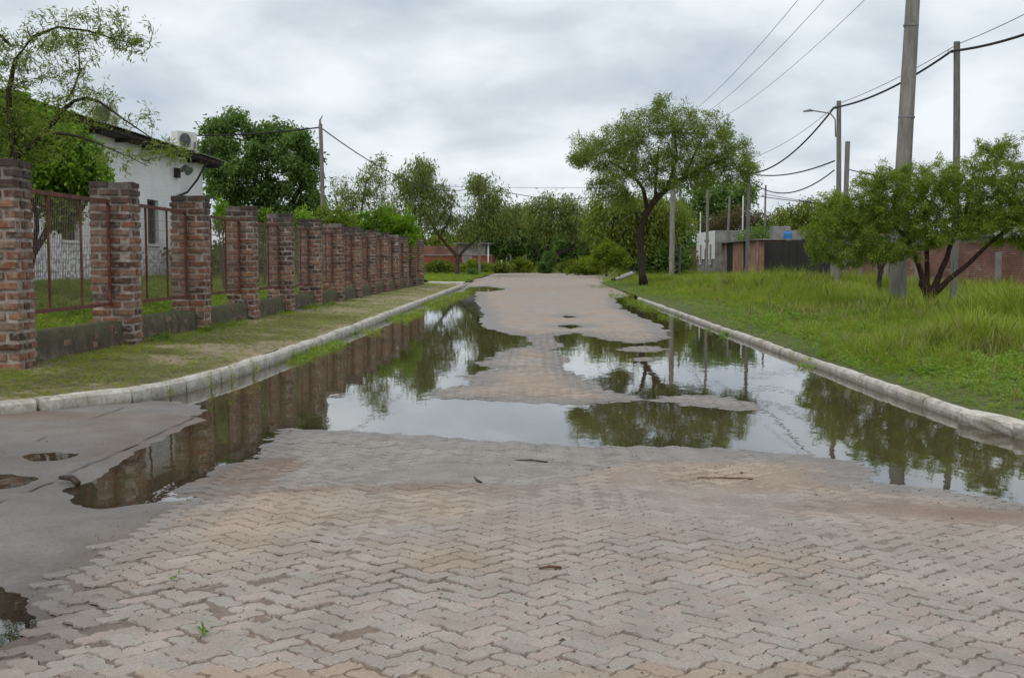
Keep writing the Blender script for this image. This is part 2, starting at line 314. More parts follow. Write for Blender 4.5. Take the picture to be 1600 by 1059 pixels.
def psd(x, y, P):
    """signed distance to polygon, positive inside"""
    d = np.full(x.shape, 1e9); ins = np.zeros(x.shape, bool); n = len(P)
    for i in range(n):
        ax, ay = P[i]; bx, by = P[(i + 1) % n]; ex, ey = bx - ax, by - ay
        t = np.clip(((x - ax) * ex + (y - ay) * ey) / (ex * ex + ey * ey), 0, 1)
        d = np.minimum(d, np.hypot(x - ax - t * ex, y - ay - t * ey))
        c = (ay > y) != (by > y)
        with np.errstate(divide='ignore', invalid='ignore'): ins ^= c & (x < ex * (y - ay) / (ey if ey else 1e-9) + ax)
    return np.where(ins, d, -d)
def wsd(x, y):
    wob = .09 * np.clip(y / 12, .5, 2)
    xx = x + wob * (fbm(x, y * .6, 2.2, 3) - .5) * 2; yy = y + wob * 1.6 * (fbm(x, y * .6, 2.0, 9) - .5) * 2
    s = np.minimum(psd(xx, yy, MAIN), -psd(xx, yy, DRY))
    for q in ISL: s = np.minimum(s, -psd(xx, yy, q))
    for q in PUD: s = np.maximum(s, psd(xx, yy, q))
    return s
def road_z(x, y, s=None):
    x = np.asarray(x, float); y = np.asarray(y, float)
    if s is None: s = wsd(x, y)
    z = np.where(s > 0, -.13 * (1 - np.exp(-s / .9)), .055 * (1 - np.exp(s / 1.1)))
    z = z + (fbm(x, y, 1.3, 21) - .5) * .012 * np.clip(np.abs(s) * 3, 0, 1) + (fbm(x, y, 5.5, 25) - .5) * .012 * sstep(30, 14, y)
    z = z + (fbm(x, y, .9, 23, 2) - .5) * .05 * sstep(.1, 1.2, -s) * sstep(8.5, 6.5, y)
    z = z + .02 * np.exp(-((x + .2) / 1.5) ** 2) * (y < 7) * sstep(7, 5, y)
    return z + np.where((y > 60), np.minimum((y - 60) * .004, .15), 0)
def silt(x, y, s):
    """0..1 cover of silt over the pavers"""
    n = fbm(x, y, 1.6, 31, 4)
    a = sstep(-1.95, -2.3, x + (n - .5) * .6) * (y < 12)
    band = np.exp(-((y - (7.15 + .12 * x)) / .42) ** 2) * sstep(1.2, .1, x)
    b = np.clip(band * 1.2 * (n * 1.6 - .3) * sstep(.7, -.4, x), 0, .72) * sstep(.05, .3, -s)
    c = np.exp(-((x - 2.35) / .75) ** 2 - ((y - 6.1 + .12 * (x - 2)) / .2) ** 2) * 1.4
    d = np.maximum(sstep(.60, .74, fbm(x, y * .7, .9, 55, 4)) * .8, .32 * sstep(4.6, 5.6, y) * sstep(.3, .6, fbm(x, y, 1.7, 57, 3))) * .9 * sstep(3.9, 4.5, y)
    f = sstep(2.4, 3.2, x) * sstep(8.5, 7., y) * .3
    u = sstep(19, 24, y)
    return np.clip(np.maximum.reduce([a, b, c, d, f, u]), 0, 1)
def road_col(x, y, s, si):
    n = fbm(x, y, 1.1, 71, 4)[..., None]; n2 = fbm(x, y, .55, 77, 3)[..., None]
    pav = np.array((.345, .305, .275)); sand = np.array((.375, .298, .238)); grey = np.array((.292, .272, .250)); brown = np.array((.235, .165, .125))
    c = pav + (sand - pav) * np.clip((n - .38) * 3.2, 0, 1)
    yb = 6.55 + .95 * sstep(-.1, .75, x) + .25 * (n[..., 0] - .5) + .1 * (fbm(x, y, 4., 73, 2) - .5)
    g = np.maximum(sstep(yb - .06, yb + .1, y) * (x < 2.2) * (y < 10), sstep(-.5, -.15, s + .3 * (n[..., 0] - .5)))
    g = np.maximum(g, sstep(-1.5, -2.1, x + .8 * (n[..., 0] - .5)) * (y < 12))
    g = g[..., None]; c = c * (1 - g) + grey * g * (1 - .2 * (sstep(-1.6, -2.2, x) * (y < 11)))[..., None]
    k = np.exp(-((y - yb - .02) / .11) ** 2)[..., None] * np.clip((n2 - .33) * 3.5, .15, 1) * ((y < 9) & (x > -2.6))[..., None] * sstep(.9, .3, x)[..., None]; c = c * (1 - k * .85) + brown * k * .85
    k = np.clip((fbm(x, y, 1.1, 79, 5)[..., None] - .43) * 4.5, 0, 1) * g * (x < -1.6)[..., None] * (y < 10)[..., None]; c = c * (1 - k * .75) + brown * .92 * k * .75
    pb = np.exp(-((x - 2.3) / .8) ** 2 - ((y - 6.12 + .12 * (x - 2)) / .2) ** 2)[..., None]; c = c * (1 - .85 * pb) + brown * 1.0 * .85 * pb
    return c
def grid(xs, ys, zf):
    X, Y = np.meshgrid(xs, ys); Z = zf(X, Y)
    V = np.stack([X, Y, Z], -1).reshape(-1, 3); nx, ny = len(xs), len(ys)
    i = np.arange(nx - 1)[None] + np.arange(ny - 1)[:, None] * nx
    return V, np.stack([i, i + 1, i + nx + 1, i + nx], -1).reshape(-1, 4), X, Y
def ar(*segs):
    o = [np.arange(a, b - 1e-6, st) for a, b, st in segs]; return np.concatenate(o + [[segs[-1][1]]])
xs = ar((-60, -12, 6), (-12, -4.5, .5), (-4.5, -3.93, .055), (-3.93, -3.77, .012), (-3.77, -3.13, .055), (-3.13, -2.95, .012), (-2.95, 4.5, .055), (4.5, 12, .5), (12, 60, 6)); ys = ar((-14, 2.5, .5), (2.5, 13, .055), (13, 24, .12), (24, 60, .4), (60, 132, 1.5))
X, Y = np.meshgrid(xs, ys); S = wsd(X, Y); SI = silt(X, Y, S)
CRK = np.exp(-((X + 3.05 + .06 * (fbm(X * 0, Y, 2.5, 8) - .5)) / .013) ** 2) * (Y < 9.9) * (Y > 6.0) * sstep(.12, .3, vn(X * 0, Y, 4, 17)) + np.exp(-((X + 3.85 + .07 * (fbm(X * 0, Y, 2.5, 18) - .5)) / .012) ** 2) * (Y < 10.4) * (Y > 8.2) * sstep(.3, .5, vn(X * 0, Y, 5, 27)); JD = sstep(6.2, 4.8, Y); RZ = (fbm(X, Y, 4.5, 15, 3) - .5) * .012 * SI * (Y < 12) - .02 * CRK + road_z(X, Y, S) - .0035 - .0035 * JD + SI * (.008 + .0035 * JD) + (fbm(X, Y, 9, 5) - .5) * .005
V, Fc, _, _ = grid(xs, ys, lambda a, b: RZ)
C = road_col(X, Y, S, SI); jt = (1 - SI)[..., None] * (Y < 22)[..., None]; jt = jt * (.4 + .25 * JD[..., None]); C = C * (1 - jt) + C * np.array((.42, .33, .27)) * jt
C = C * (1 - .85 * CRK[..., None])
far = sstep(9, 14, Y)[..., None]; C = C * (1 - far * .0)
WET = np.clip(sstep(-.55, 0.05, S) * .9 + sstep(-1.9, -2.3, X) * (Y < 11) * .35, 0, 1)
me = mesh_np('road', V, Fc, True, {'col': ('POINT', 'FLOAT_COLOR', np.concatenate([C, np.ones(C.shape[:2] + (1,))], -1).reshape(-1, 4)), 'wet': ('POINT', 'FLOAT', WET)})
road = tag(link('road', me, M['road']), kind='structure')
# ------------------------------------------------------------------ interlocking pavers (herringbone at 45 degrees)
PW = .084
def paver_outline(kind):
    L_, W_ = (2, 1) if kind == 0 else (1, 2); P = []
    def S_(t): t = t % 1.; return np.interp(t, [0, .3, .7, 1], [0, .085, -.085, 0])
    for x0, y0, x1, y1 in ((0, 0, L_, 0), (L_, 0, L_, W_), (L_, W_, 0, W_), (0, W_, 0, 0)):
        n = abs(x1 - x0) + abs(y1 - y0); sx, sy = np.sign(x1 - x0), np.sign(y1 - y0)
        for k in range(n):
            for t in (0, .3, .7):
                px, py = x0 + sx * (k + t), y0 + sy * (k + t); P.append((px + (S_(py) if sx == 0 else 0), py + (S_(px) if sy == 0 else 0)))
    P = np.array(P, float); c = np.array((L_ / 2, W_ / 2)); Q = (P - c) * PW; r = math.sqrt(.5)
    return np.stack([(Q[:, 0] - Q[:, 1]) * r, (Q[:, 0] + Q[:, 1]) * r], -1), c
OUT = [paver_outline(0), paver_outline(1)]
ii, jj = np.meshgrid(np.arange(-150, 560), np.arange(-150, 560)); ii = ii.ravel(); jj = jj.ravel(); mm = (ii - jj) % 4
PX = []; PK = []
for k, mval in ((0, 0), (1, 3)):
    q = mm == mval; c = OUT[k][1]; a = (ii[q] + c[0]) * PW; b = (jj[q] + c[1]) * PW
    PX.append(np.stack([(a - b) * math.sqrt(.5) + .03, (a + b) * math.sqrt(.5)], -1)); PK.append(np.full(q.sum(), k))
PX = np.concatenate(PX); PK = np.concatenate(PK)
k = ((PX[:, 0] > -3.0) & (PX[:, 0] < 3.6) & (PX[:, 1] > 2.6) & (PX[:, 1] < 24)) | ((PX[:, 0] > -4) & (PX[:, 0] < 5.5) & (PX[:, 1] > 2.4) & (PX[:, 1] < 8))
PX, PK = PX[k], PK[k]
PX = PX + np.stack([fbm(PX[:, 0], PX[:, 1], .8, 401, 3) - .5, fbm(PX[:, 0], PX[:, 1], .8, 411, 3) - .5], -1) * np.array((.07, .12))
PS = wsd(PX[:, 0], PX[:, 1]); k = (PS < .45) & ((PX[:, 0] > -2.08 + .3 * (fbm(PX[:, 0] * 0, PX[:, 1], 1.5, 501, 3) - .5)) | (PX[:, 1] > 8.6)) & ~((PX[:, 1] < 5.4) & (PX[:, 0] < -1.2) & (PS > -.1)) & ((hsh(PX[:, 0] * 9, PX[:, 1] * 7, 2) > .03) | (PX[:, 1] > 4.7) | (PX[:, 0] > -.6)); PX, PK, PS = PX[k], PK[k], PS[k]
PZ = road_z(PX[:, 0], PX[:, 1], PS); n_ = len(PX)
rot = rng.normal(0, .018, n_) ; rough_zone = 1 + 1.5 * sstep(5.6, 4.4, PX[:, 1]) * sstep(.5, -1.5, PX[:, 0])
PZ = PZ + rng.normal(0, .0012, n_) * rough_zone; rot *= rough_zone
TX = rng.normal(0, .009, n_) * rough_zone; TY = rng.normal(0, .009, n_) * rough_zone
PG = .035 + .05 * rng.random(n_) * (.6 + .4 * rough_zone); PX = PX + rng.normal(0, .0022, (n_, 2)) * rough_zone[:, None]
SIp = silt(PX[:, 0], PX[:, 1], PS); PC = road_col(PX[:, 0], PX[:, 1], PS, SIp); PC = PC * (1 + rng.normal(0, .035, (n_, 1)))
PWET = sstep(-.5, 0.05, PS) * .9
# the 300 that show largest: nearest ones inside the picture
vis = (PX[:, 1] > 3.62) & (PX[:, 0] > -1.72) & (np.abs(PX[:, 0] + .02 * PX[:, 1]) < .458 * PX[:, 1] + .08)
order = np.argsort(np.where(vis, PX[:, 1], 1e9))[:300]; single = np.zeros(n_, bool); single[order] = True
def paver_mesh(kind, var):
    r = np.random.default_rng(40 + kind * 10 + var); o = OUT[kind][0]; m = len(o)
    top = o * (1 - .075) + r.normal(0, .0013, o.shape); mid = o * (1 - .03) + r.normal(0, .0008, o.shape)
    zt = r.normal(0, .0008, m)
    Vv = [(*p, z) for p, z in zip(top, zt)] + [(*p, -.007) for p in mid] + [(*p, -.05) for p in mid]
    Ff = [tuple(range(m))] + [(i, i + m, (i + 1) % m + m, (i + 1) % m) for i in range(m)] + [(i + m, i + 2 * m, (i + 1) % m + 2 * m, (i + 1) % m + m) for i in range(m)]
    me = bpy.data.meshes.new('paver'); me.from_pydata(Vv, [], Ff)
    a = me.attributes.new('col', 'FLOAT_COLOR', 'POINT'); cc = np.tile(np.array((.348 + r.normal(0, .012), .306, .274, 1)), (3 * m, 1)); a.data.foreach_set('color', cc.ravel())
    a = me.attributes.new('wet', 'FLOAT', 'POINT'); me.materials.append(M['paver']); me.update(); return me
PM = [[paver_mesh(a, b) for b in range(5)] for a in range(2)]
for i in np.where(single)[0]:
    o = link('paver', PM[PK[i]][random.randrange(5)], None, road, (PX[i, 0], PX[i, 1], PZ[i])); s_ = 1.02 - PG[i] * .6
    o.rotation_euler = (TX[i], TY[i], rot[i]); o.scale = (s_, s_, 1)
Vs, F5, Cs, Ws, base = [], [], [], [], 0
tops = []
for k in (0, 1):
    q = np.where((PK == k) & ~single)[0]; o = OUT[k][0]; m = len(o)
    cz, sz = np.cos(rot[q])[:, None], np.sin(rot[q])[:, None]
    def ring(f, dz):
        oo = o * f; x = oo[None, :, 0] * (1 - PG[q] * .6)[:, None] + rng.normal(0, .001, (len(q), m)); y = oo[None, :, 1] * (1 - PG[q] * .6)[:, None] + rng.normal(0, .001, (len(q), m))
        return np.stack([x * cz - y * sz + PX[q, 0, None], x * sz + y * cz + PX[q, 1, None], PZ[q, None] + x * TX[q, None] + y * TY[q, None] + dz], -1)
    A = np.concatenate([ring(.945, 0), ring(1.0, -.009)], 1)              # (q, 2m, 3)
    Vs.append(A.reshape(-1, 3)); st = base + np.arange(len(q))[:, None] * 2 * m
    r_ = np.arange(m); sidef = np.stack([r_, r_ + m, (r_ + 1) % m + m, (r_ + 1) % m], -1)
    F5.append((st[:, :, None] + sidef[None]).reshape(-1, 4)); tops.append(st + r_[None])
    Cs.append(np.repeat(PC[q], 2 * m, 0)); Ws.append(np.repeat(PWET[q], 2 * m)); base += len(q) * 2 * m
Va = np.concatenate(Vs); allf = [tuple(f) for T in tops for f in T.tolist()] + [tuple(f) for T in F5 for f in T.tolist()]
me = bpy.data.meshes.new('paver_field'); me.from_pydata(Va.tolist(), [], allf)
a = me.attributes.new('col', 'FLOAT_COLOR', 'POINT'); a.data.foreach_set('color', np.concatenate([np.concatenate(Cs), np.ones((len(Va), 1))], 1).astype(np.float32).ravel())
a = me.attributes.new('wet', 'FLOAT', 'POINT'); a.data.foreach_set('value', np.concatenate(Ws).astype(np.float32)); me.update()
tag(link('paver_field', me, M['paver'], road), kind='stuff')
# ------------------------------------------------------------------ standing water
def water_m():
    m, t, b, L = newmat('murky_rainwater'); t.nodes.remove(b); p = pos(t)
    dep = attr(t, 'depth')
    murk = lnode(t, 'ShaderNodeBsdfDiffuse'); murk.inputs[0].default_value = (.075, .058, .03, 1)
    tr = lnode(t, 'ShaderNodeBsdfTransparent'); tr.inputs[0].default_value = (.92, .88, .78, 1)
    f = mathn(t, 'SUBTRACT', 1.0, mathn(t, 'POWER', 2.718, mathn(t, 'MULTIPLY', dep, -38)))
    mx = lnode(t, 'ShaderNodeMixShader'); L(f, mx.inputs[0]); L(tr.outputs[0], mx.inputs[1]); L(murk.outputs[0], mx.inputs[2])
    gl = lnode(t, 'ShaderNodeBsdfGlossy'); gl.inputs['Roughness'].default_value = .012; gl.inputs[0].default_value = (.97, .98, 1, 1)
    bp = lnode(t, 'ShaderNodeBump'); bp.inputs['Strength'].default_value = .07; bp.inputs['Distance'].default_value = .02
    h = mathn(t, 'ADD', noise(t, 3.2, 2, pos(t, (1, .45, 1))), mathn(t, 'MULTIPLY', noise(t, 14, 2, pos(t, (1, .5, 1))), .22)); L(h, bp.inputs['Height'])
    fr = lnode(t, 'ShaderNodeFresnel'); fr.inputs[0].default_value = 2.0
    L(bp.outputs[0], gl.inputs['Normal']); L(bp.outputs[0], fr.inputs['Normal'])
    m2 = lnode(t, 'ShaderNodeMixShader'); L(fr.outputs[0], m2.inputs[0]); L(mx.outputs[0], m2.inputs[1]); L(gl.outputs[0], m2.inputs[2])
    L(m2.outputs[0], t.nodes['Material Output'].inputs[0]); return m
M['water'] = water_m()
wx = ar((-6.6, -4.4, .4), (-4.4, 4.4, .11), (4.4, 7, .4)); wy = ar((3.3, 13, .11), (13, 26, .25), (26, 66, 1.))
V, Fc, WX, WY = grid(wx, wy, lambda a, b: a * 0)
Sd = wsd(WX, WY); D = np.maximum(0, -road_z(WX, WY, Sd)); keep = (Sd.ravel()[Fc].max(1) > -.35)
me = mesh_np('water', V, Fc[keep], True, {'depth': ('POINT', 'FLOAT', D)})
tag(link('water', me, M['water']), kind='structure')
# ------------------------------------------------------------------ kerbs, sidewalk, yard, verge
KL = np.array([(-14, 8.2), (-9, 8.25), (-7.2, 8.4), (-6., 8.75), (-5.25, 9.2), (-4.68, 9.75), (-4.33, 10.17), (-4.05, 10.55), (-3.78, 11.2), (-3.63, 12.3), (-3.53, 14.1), (-3.48, 17.9), (-3.53, 26.), (-3.66, 40), (-3.8, 57.), (-3.8, 66)])
def resample(P, st):
    P = np.asarray(P, float); d = np.r_[0, np.cumsum(np.hypot(*np.diff(P, axis=0).T))]; n = int(d[-1] / st) + 1; t = np.linspace(0, d[-1], n)
    return np.stack([np.interp(t, d, P[:, 0]), np.interp(t, d, P[:, 1])], -1)
def kerb(name, P, side, ztop, length, w=.16, seed=1, lo=-.15):
    """side +1: the walk lies to the left of the path direction"""
    r = random.Random(seed); Q = resample(P, .25); d = np.gradient(Q, axis=0); d /= np.linalg.norm(d, axis=1)[:, None]; nrm = np.stack([-d[:, 1], d[:, 0]], -1) * side
    b = MB()
    for i in range(len(Q) - 1):
        p, q = Q[i] + nrm[i] * .07, Q[i + 1] + nrm[i + 1] * .07; p2, q2 = Q[i] + nrm[i] * (w - .03), Q[i + 1] + nrm[i + 1] * (w - .03)
        b.add([(*p, lo), (*q, lo), (*q2, lo), (*p2, lo), (*p, ztop - .07), (*q, ztop - .07), (*q2, ztop - .07), (*p2, ztop - .07)], [(0, 1, 5, 4), (4, 5, 6, 7), (2, 3, 7, 6)])
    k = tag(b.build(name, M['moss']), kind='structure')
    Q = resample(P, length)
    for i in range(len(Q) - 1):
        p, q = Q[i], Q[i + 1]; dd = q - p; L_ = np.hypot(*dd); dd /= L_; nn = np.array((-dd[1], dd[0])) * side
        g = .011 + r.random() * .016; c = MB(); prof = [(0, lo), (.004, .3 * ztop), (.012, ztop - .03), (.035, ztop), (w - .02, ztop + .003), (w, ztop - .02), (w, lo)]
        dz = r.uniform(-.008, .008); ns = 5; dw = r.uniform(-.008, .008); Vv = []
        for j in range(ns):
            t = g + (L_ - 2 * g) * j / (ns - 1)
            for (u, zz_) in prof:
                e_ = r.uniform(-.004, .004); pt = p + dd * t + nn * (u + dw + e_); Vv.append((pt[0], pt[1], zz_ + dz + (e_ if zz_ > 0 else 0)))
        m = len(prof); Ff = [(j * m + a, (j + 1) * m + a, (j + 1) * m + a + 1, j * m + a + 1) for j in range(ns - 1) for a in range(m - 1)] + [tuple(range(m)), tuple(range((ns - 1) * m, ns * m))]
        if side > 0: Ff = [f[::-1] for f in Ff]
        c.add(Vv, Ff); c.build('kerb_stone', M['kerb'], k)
    return k
kerb('kerb_left', KL, 1, .155, 1.0, w=.14, seed=3)
kerb('kerb_right', [(3.74, 9.75), (3.70, 12), (3.70, 20), (3.70, 40.5)], -1, .092, 1.0, w=.115, seed=5)
kerb('kerb_far', [(-3.9, 71), (-3.5, 80), (-3.2, 92), (-3.1, 112)], 1, .2, 2., seed=8)
KB = KL[KL[:, 1] > 8.2]
def kb(y): return np.interp(y, KL[1:, 1], KL[1:, 0]) - .13
def walk_z(x, y): return .152 + .113 * np.clip((kb(y) - x) / 1.9, 0, 1.2) + .012 * (fbm(x, y, 2, 14) - .5)
def yard_z(x, y): return .47 + .45 * sstep(-5.9, -9.2, x) * sstep(75, 55, y) + .05 * (fbm(x, y, .7, 4) - .5) - .25 * sstep(58, 64, y)
def verge_z(x, y): return .088 + .15 * np.clip((x - 3.9) / 5, 0, 1) + .04 * (fbm(x, y, .6, 6) - .5) * np.clip((x - 3.9), 0, 1)
def strip(name, ys, x0f, x1f, nx, zf, colf, power=1.):
    t = np.linspace(0, 1, nx) ** power; Yg = np.repeat(ys[:, None], nx, 1); Xg = x0f(Yg) + (x1f(Yg) - x0f(Yg)) * t[None]
    Z = zf(Xg, Yg); V = np.stack([Xg, Yg, Z], -1).reshape(-1, 3); i = np.arange(nx - 1)[None] + np.arange(len(ys) - 1)[:, None] * nx
    Fc = np.stack([i, i + nx, i + nx + 1, i + 1], -1).reshape(-1, 4)
    if V[Fc[0, 1], 1] > 0 and (V[1, 0] > V[0, 0]): Fc = Fc[:, ::-1]
    C = colf(Xg, Yg)
    me = mesh_np(name, V, Fc, True, {'col': ('POINT', 'FLOAT_COLOR', np.concatenate([C, np.ones(C.shape[:2] + (1,))], -1).reshape(-1, 4)), 'wet': ('POINT', 'FLOAT', np.zeros(C.shape[:2]))})
    return tag(link(name, me, M['soil']), kind='structure')
def walk_col(x, y):
    n = fbm(x, y * .6, 1.1, 90, 4)[..., None]; n2 = fbm(x, y, 2.3, 95, 3)[..., None]
    dirt = np.array((.30, .235, .17)); dry = np.array((.25, .235, .115)); gr = np.array((.13, .145, .045))
    a = np.clip((n - .27) * 4.5, 0, 1); c = dirt * (1 - a) + dry * a; b = np.clip((n2 - .47) * 4.5, 0, 1) * np.clip((-x - 3.7)[..., None], .25, 1); return c * (1 - b) + gr * b
def grass_col(x, y):
    n = fbm(x, y, .8, 99, 3)[..., None]; return np.array((.07, .085, .025)) * (1 - n) + np.array((.12, .13, .04)) * n
strip('sidewalk', ar((8.26, 14, .12), (14, 30, .3), (30, 66, 1)), lambda y: kb(y), lambda y: np.minimum(-5.9, kb(y) - .5), 26, walk_z, walk_col)
strip('yard', ar((9.6, 30, .5), (30, 70, 1.5), (70, 160, 6)), lambda y: y * 0 - 5.88 + np.where(y > 63, 2., 0), lambda y: y * 0 - 90, 30, yard_z, grass_col, 2.2)
strip('verge', ar((6.2, 30, .5), (30, 70, 1.5), (70, 160, 6)), lambda y: np.where(y < 9.6, 3.85 + (9.6 - y) * .42, 3.83) + np.where(y > 42, .1, 0), lambda y: y * 0 + 95, 34, verge_z, grass_col, 2.2)
b = MB(); b.add([(-90, 118, .20), (95, 118, .20), (95, 420, .6), (-90, 420, .6)], [(0, 1, 2, 3)]); o = tag(b.build('far_ground', simple('far_grass', [(.3, (.06, .075, .025)), (.7, (.11, .12, .045))], .4)), kind='structure')
b = MB(); b.add([(-3000, -3000, -.45), (3000, -3000, -.45), (3000, 4000, -.45), (-3000, 4000, -.45)], [(0, 1, 2, 3)]); tag(b.build('ground', simple('earth', [(.3, (.08, .08, .035)), (.7, (.12, .11, .05))], .2)), kind='structure')
b = MB(); b.box(-9, -3.85, 60.2, 62.4, .1, .262); tag(b.build('side_path', M['kerb'], bevel=.02), kind='structure')
# broken kerb pieces at the open end of the right kerb
for i, (x, y, sx, sy, sz, az, lab) in enumerate([(3.83, 9.34, .10, .40, .075, .2, 'broken kerb lump with weeds growing over its side'), (4.05, 8.60, .11, .40, .075, .42, 'long grey broken kerb block leaning at the open kerb end'), (4.42, 7.92, .11, .28, .065, .72, 'small pale kerb fragment lying at the water edge')]):
    bm = bmesh.new(); bmesh.ops.create_cube(bm, size=1); bmesh.ops.subdivide_edges(bm, edges=bm.edges[:], cuts=3, use_grid_fill=True)
    for v in bm.verts:
        p = v.co; l = p.length; p *= (1 - .28 * max(0, l - .5)); v.co = (p.x * 2 * sx + random.uniform(-.007, .007), p.y * 2 * sy + random.uniform(-.008, .008), p.z * 2 * sz + random.uniform(-.006, .006))
    me = bpy.data.meshes.new('kerb_fragment'); bm.to_mesh(me); bm.free(); o = link('kerb_fragment', me, M['kerb'], None, (x, y, sz * .55)); o.rotation_euler = (.05 * i, -.06, az); tag(o, lab, 'kerb stone', 'broken kerb pieces')
# ------------------------------------------------------------------ brick fence
def brick_mesh(v):
    r = random.Random(v); bm = bmesh.new(); bmesh.ops.create_cube(bm, size=1)
    for q in bm.verts: q.co += type(q.co)((r.uniform(-.025, .025), r.uniform(-.03, .03), r.uniform(-.06, .06)))
    bmesh.ops.bevel(bm, geom=bm.edges[:], offset=.05, segments=1, affect='EDGES'); me = bpy.data.meshes.new('brick'); bm.to_mesh(me); bm.free()
    me.attributes.new('tone', 'FLOAT', 'POINT'); me.materials.append(M['brick']); me.update(); return me
BM = [brick_mesh(i) for i in range(8)]
PXW, PYW, CO = .56, .44, .108; Z0, NCO = .22, 21
FX = -5.73                                             # centre line of the fence
YS = [11.95 + 3.33 * i for i in range(14)]
ORD = ['last', 'second', 'third', 'fourth', 'fifth', 'sixth', 'seventh', 'eighth', 'ninth', 'tenth', 'eleventh', 'twelfth', 'thirteenth', 'fourteenth']
def course(c):
    hx, hy = PXW / 2, PYW / 2; z = Z0 + CO * (c + .5); L_ = []
    if c % 2 == 0:
        for sy in (-1, 1):
            for sx in (-1, 1): L_.append((sx * hx / 2, sy * (hy - .065), z, .258, .13))
        for sx in (-1, 1): L_.append((sx * (hx - .065), 0, z, .13, PYW - .30))
    else:
        for sx in (-1, 1):
            for sy in (-1, 1): L_.append((sx * (hx - .065), sy * hy / 2, z, .13, .20))
        for sy in (-1, 1): L_.append((0, sy * (hy - .065), z, PXW - .30, .13))
    return L_
for i, y in enumerate(YS):
    back = 13 - i
    lab = ('crumbling brick pillar ending the fence by the side path' if back == 0 else f'brick fence pillar, {ORD[back]} counted from the side path end')
    pe = empty('brick_pillar', (FX, y, .2), lab, 'pillar', 'brick pillars of the fence')
    b = MB(); lean = random.uniform(-.01, .012); top = Z0 + CO * NCO; segs = 8; Vv = []
    for k in range(segs + 1):
        z = Z0 - .1 + (top - .03 - Z0 + .1) * k / segs; ins = .020 + random.uniform(-.004, .004)
        for sx, sy in ((-1, -1), (1, -1), (1, 1), (-1, 1)): Vv.append((FX + sx * (PXW / 2 - ins) + lean * (z - Z0) + random.uniform(-.003, .003), y + sy * (PYW / 2 - ins) + random.uniform(-.003, .003), z))
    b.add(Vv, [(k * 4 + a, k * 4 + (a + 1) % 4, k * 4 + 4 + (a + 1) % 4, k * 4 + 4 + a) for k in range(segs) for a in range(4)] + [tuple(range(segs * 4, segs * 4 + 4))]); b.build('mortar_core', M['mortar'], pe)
    jb = MB(); tones = []
    for c in range(NCO):
        for (dx, dy, z, lx, ly) in course(c):
            if c == NCO - 1 and random.random() < (.45 if i == 0 else .22): continue
            h = CO - random.uniform(.030, .046); x_ = FX + dx + lean * (z - Z0) + random.uniform(-.005, .005); y_ = y + dy + random.uniform(-.005, .005); lx_ = lx - random.uniform(0, .012); ly_ = ly - random.uniform(0, .012); x_ += math.copysign((lx - lx_) / 2, dx) if abs(dx) > .2 else 0; y_ += math.copysign((ly - ly_) / 2, dy) if abs(dy) > .14 else 0
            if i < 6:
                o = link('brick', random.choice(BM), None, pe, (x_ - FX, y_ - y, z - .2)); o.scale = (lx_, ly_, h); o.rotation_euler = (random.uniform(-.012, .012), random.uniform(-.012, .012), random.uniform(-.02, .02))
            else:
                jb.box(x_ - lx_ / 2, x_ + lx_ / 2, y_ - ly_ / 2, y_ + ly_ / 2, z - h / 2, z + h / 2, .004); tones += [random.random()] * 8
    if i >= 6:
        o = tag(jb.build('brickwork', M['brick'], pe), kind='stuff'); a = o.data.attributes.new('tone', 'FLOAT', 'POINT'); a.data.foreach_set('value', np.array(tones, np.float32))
NAMES = ['side path end'] + [f'{o}' for o in ORD[1:]]
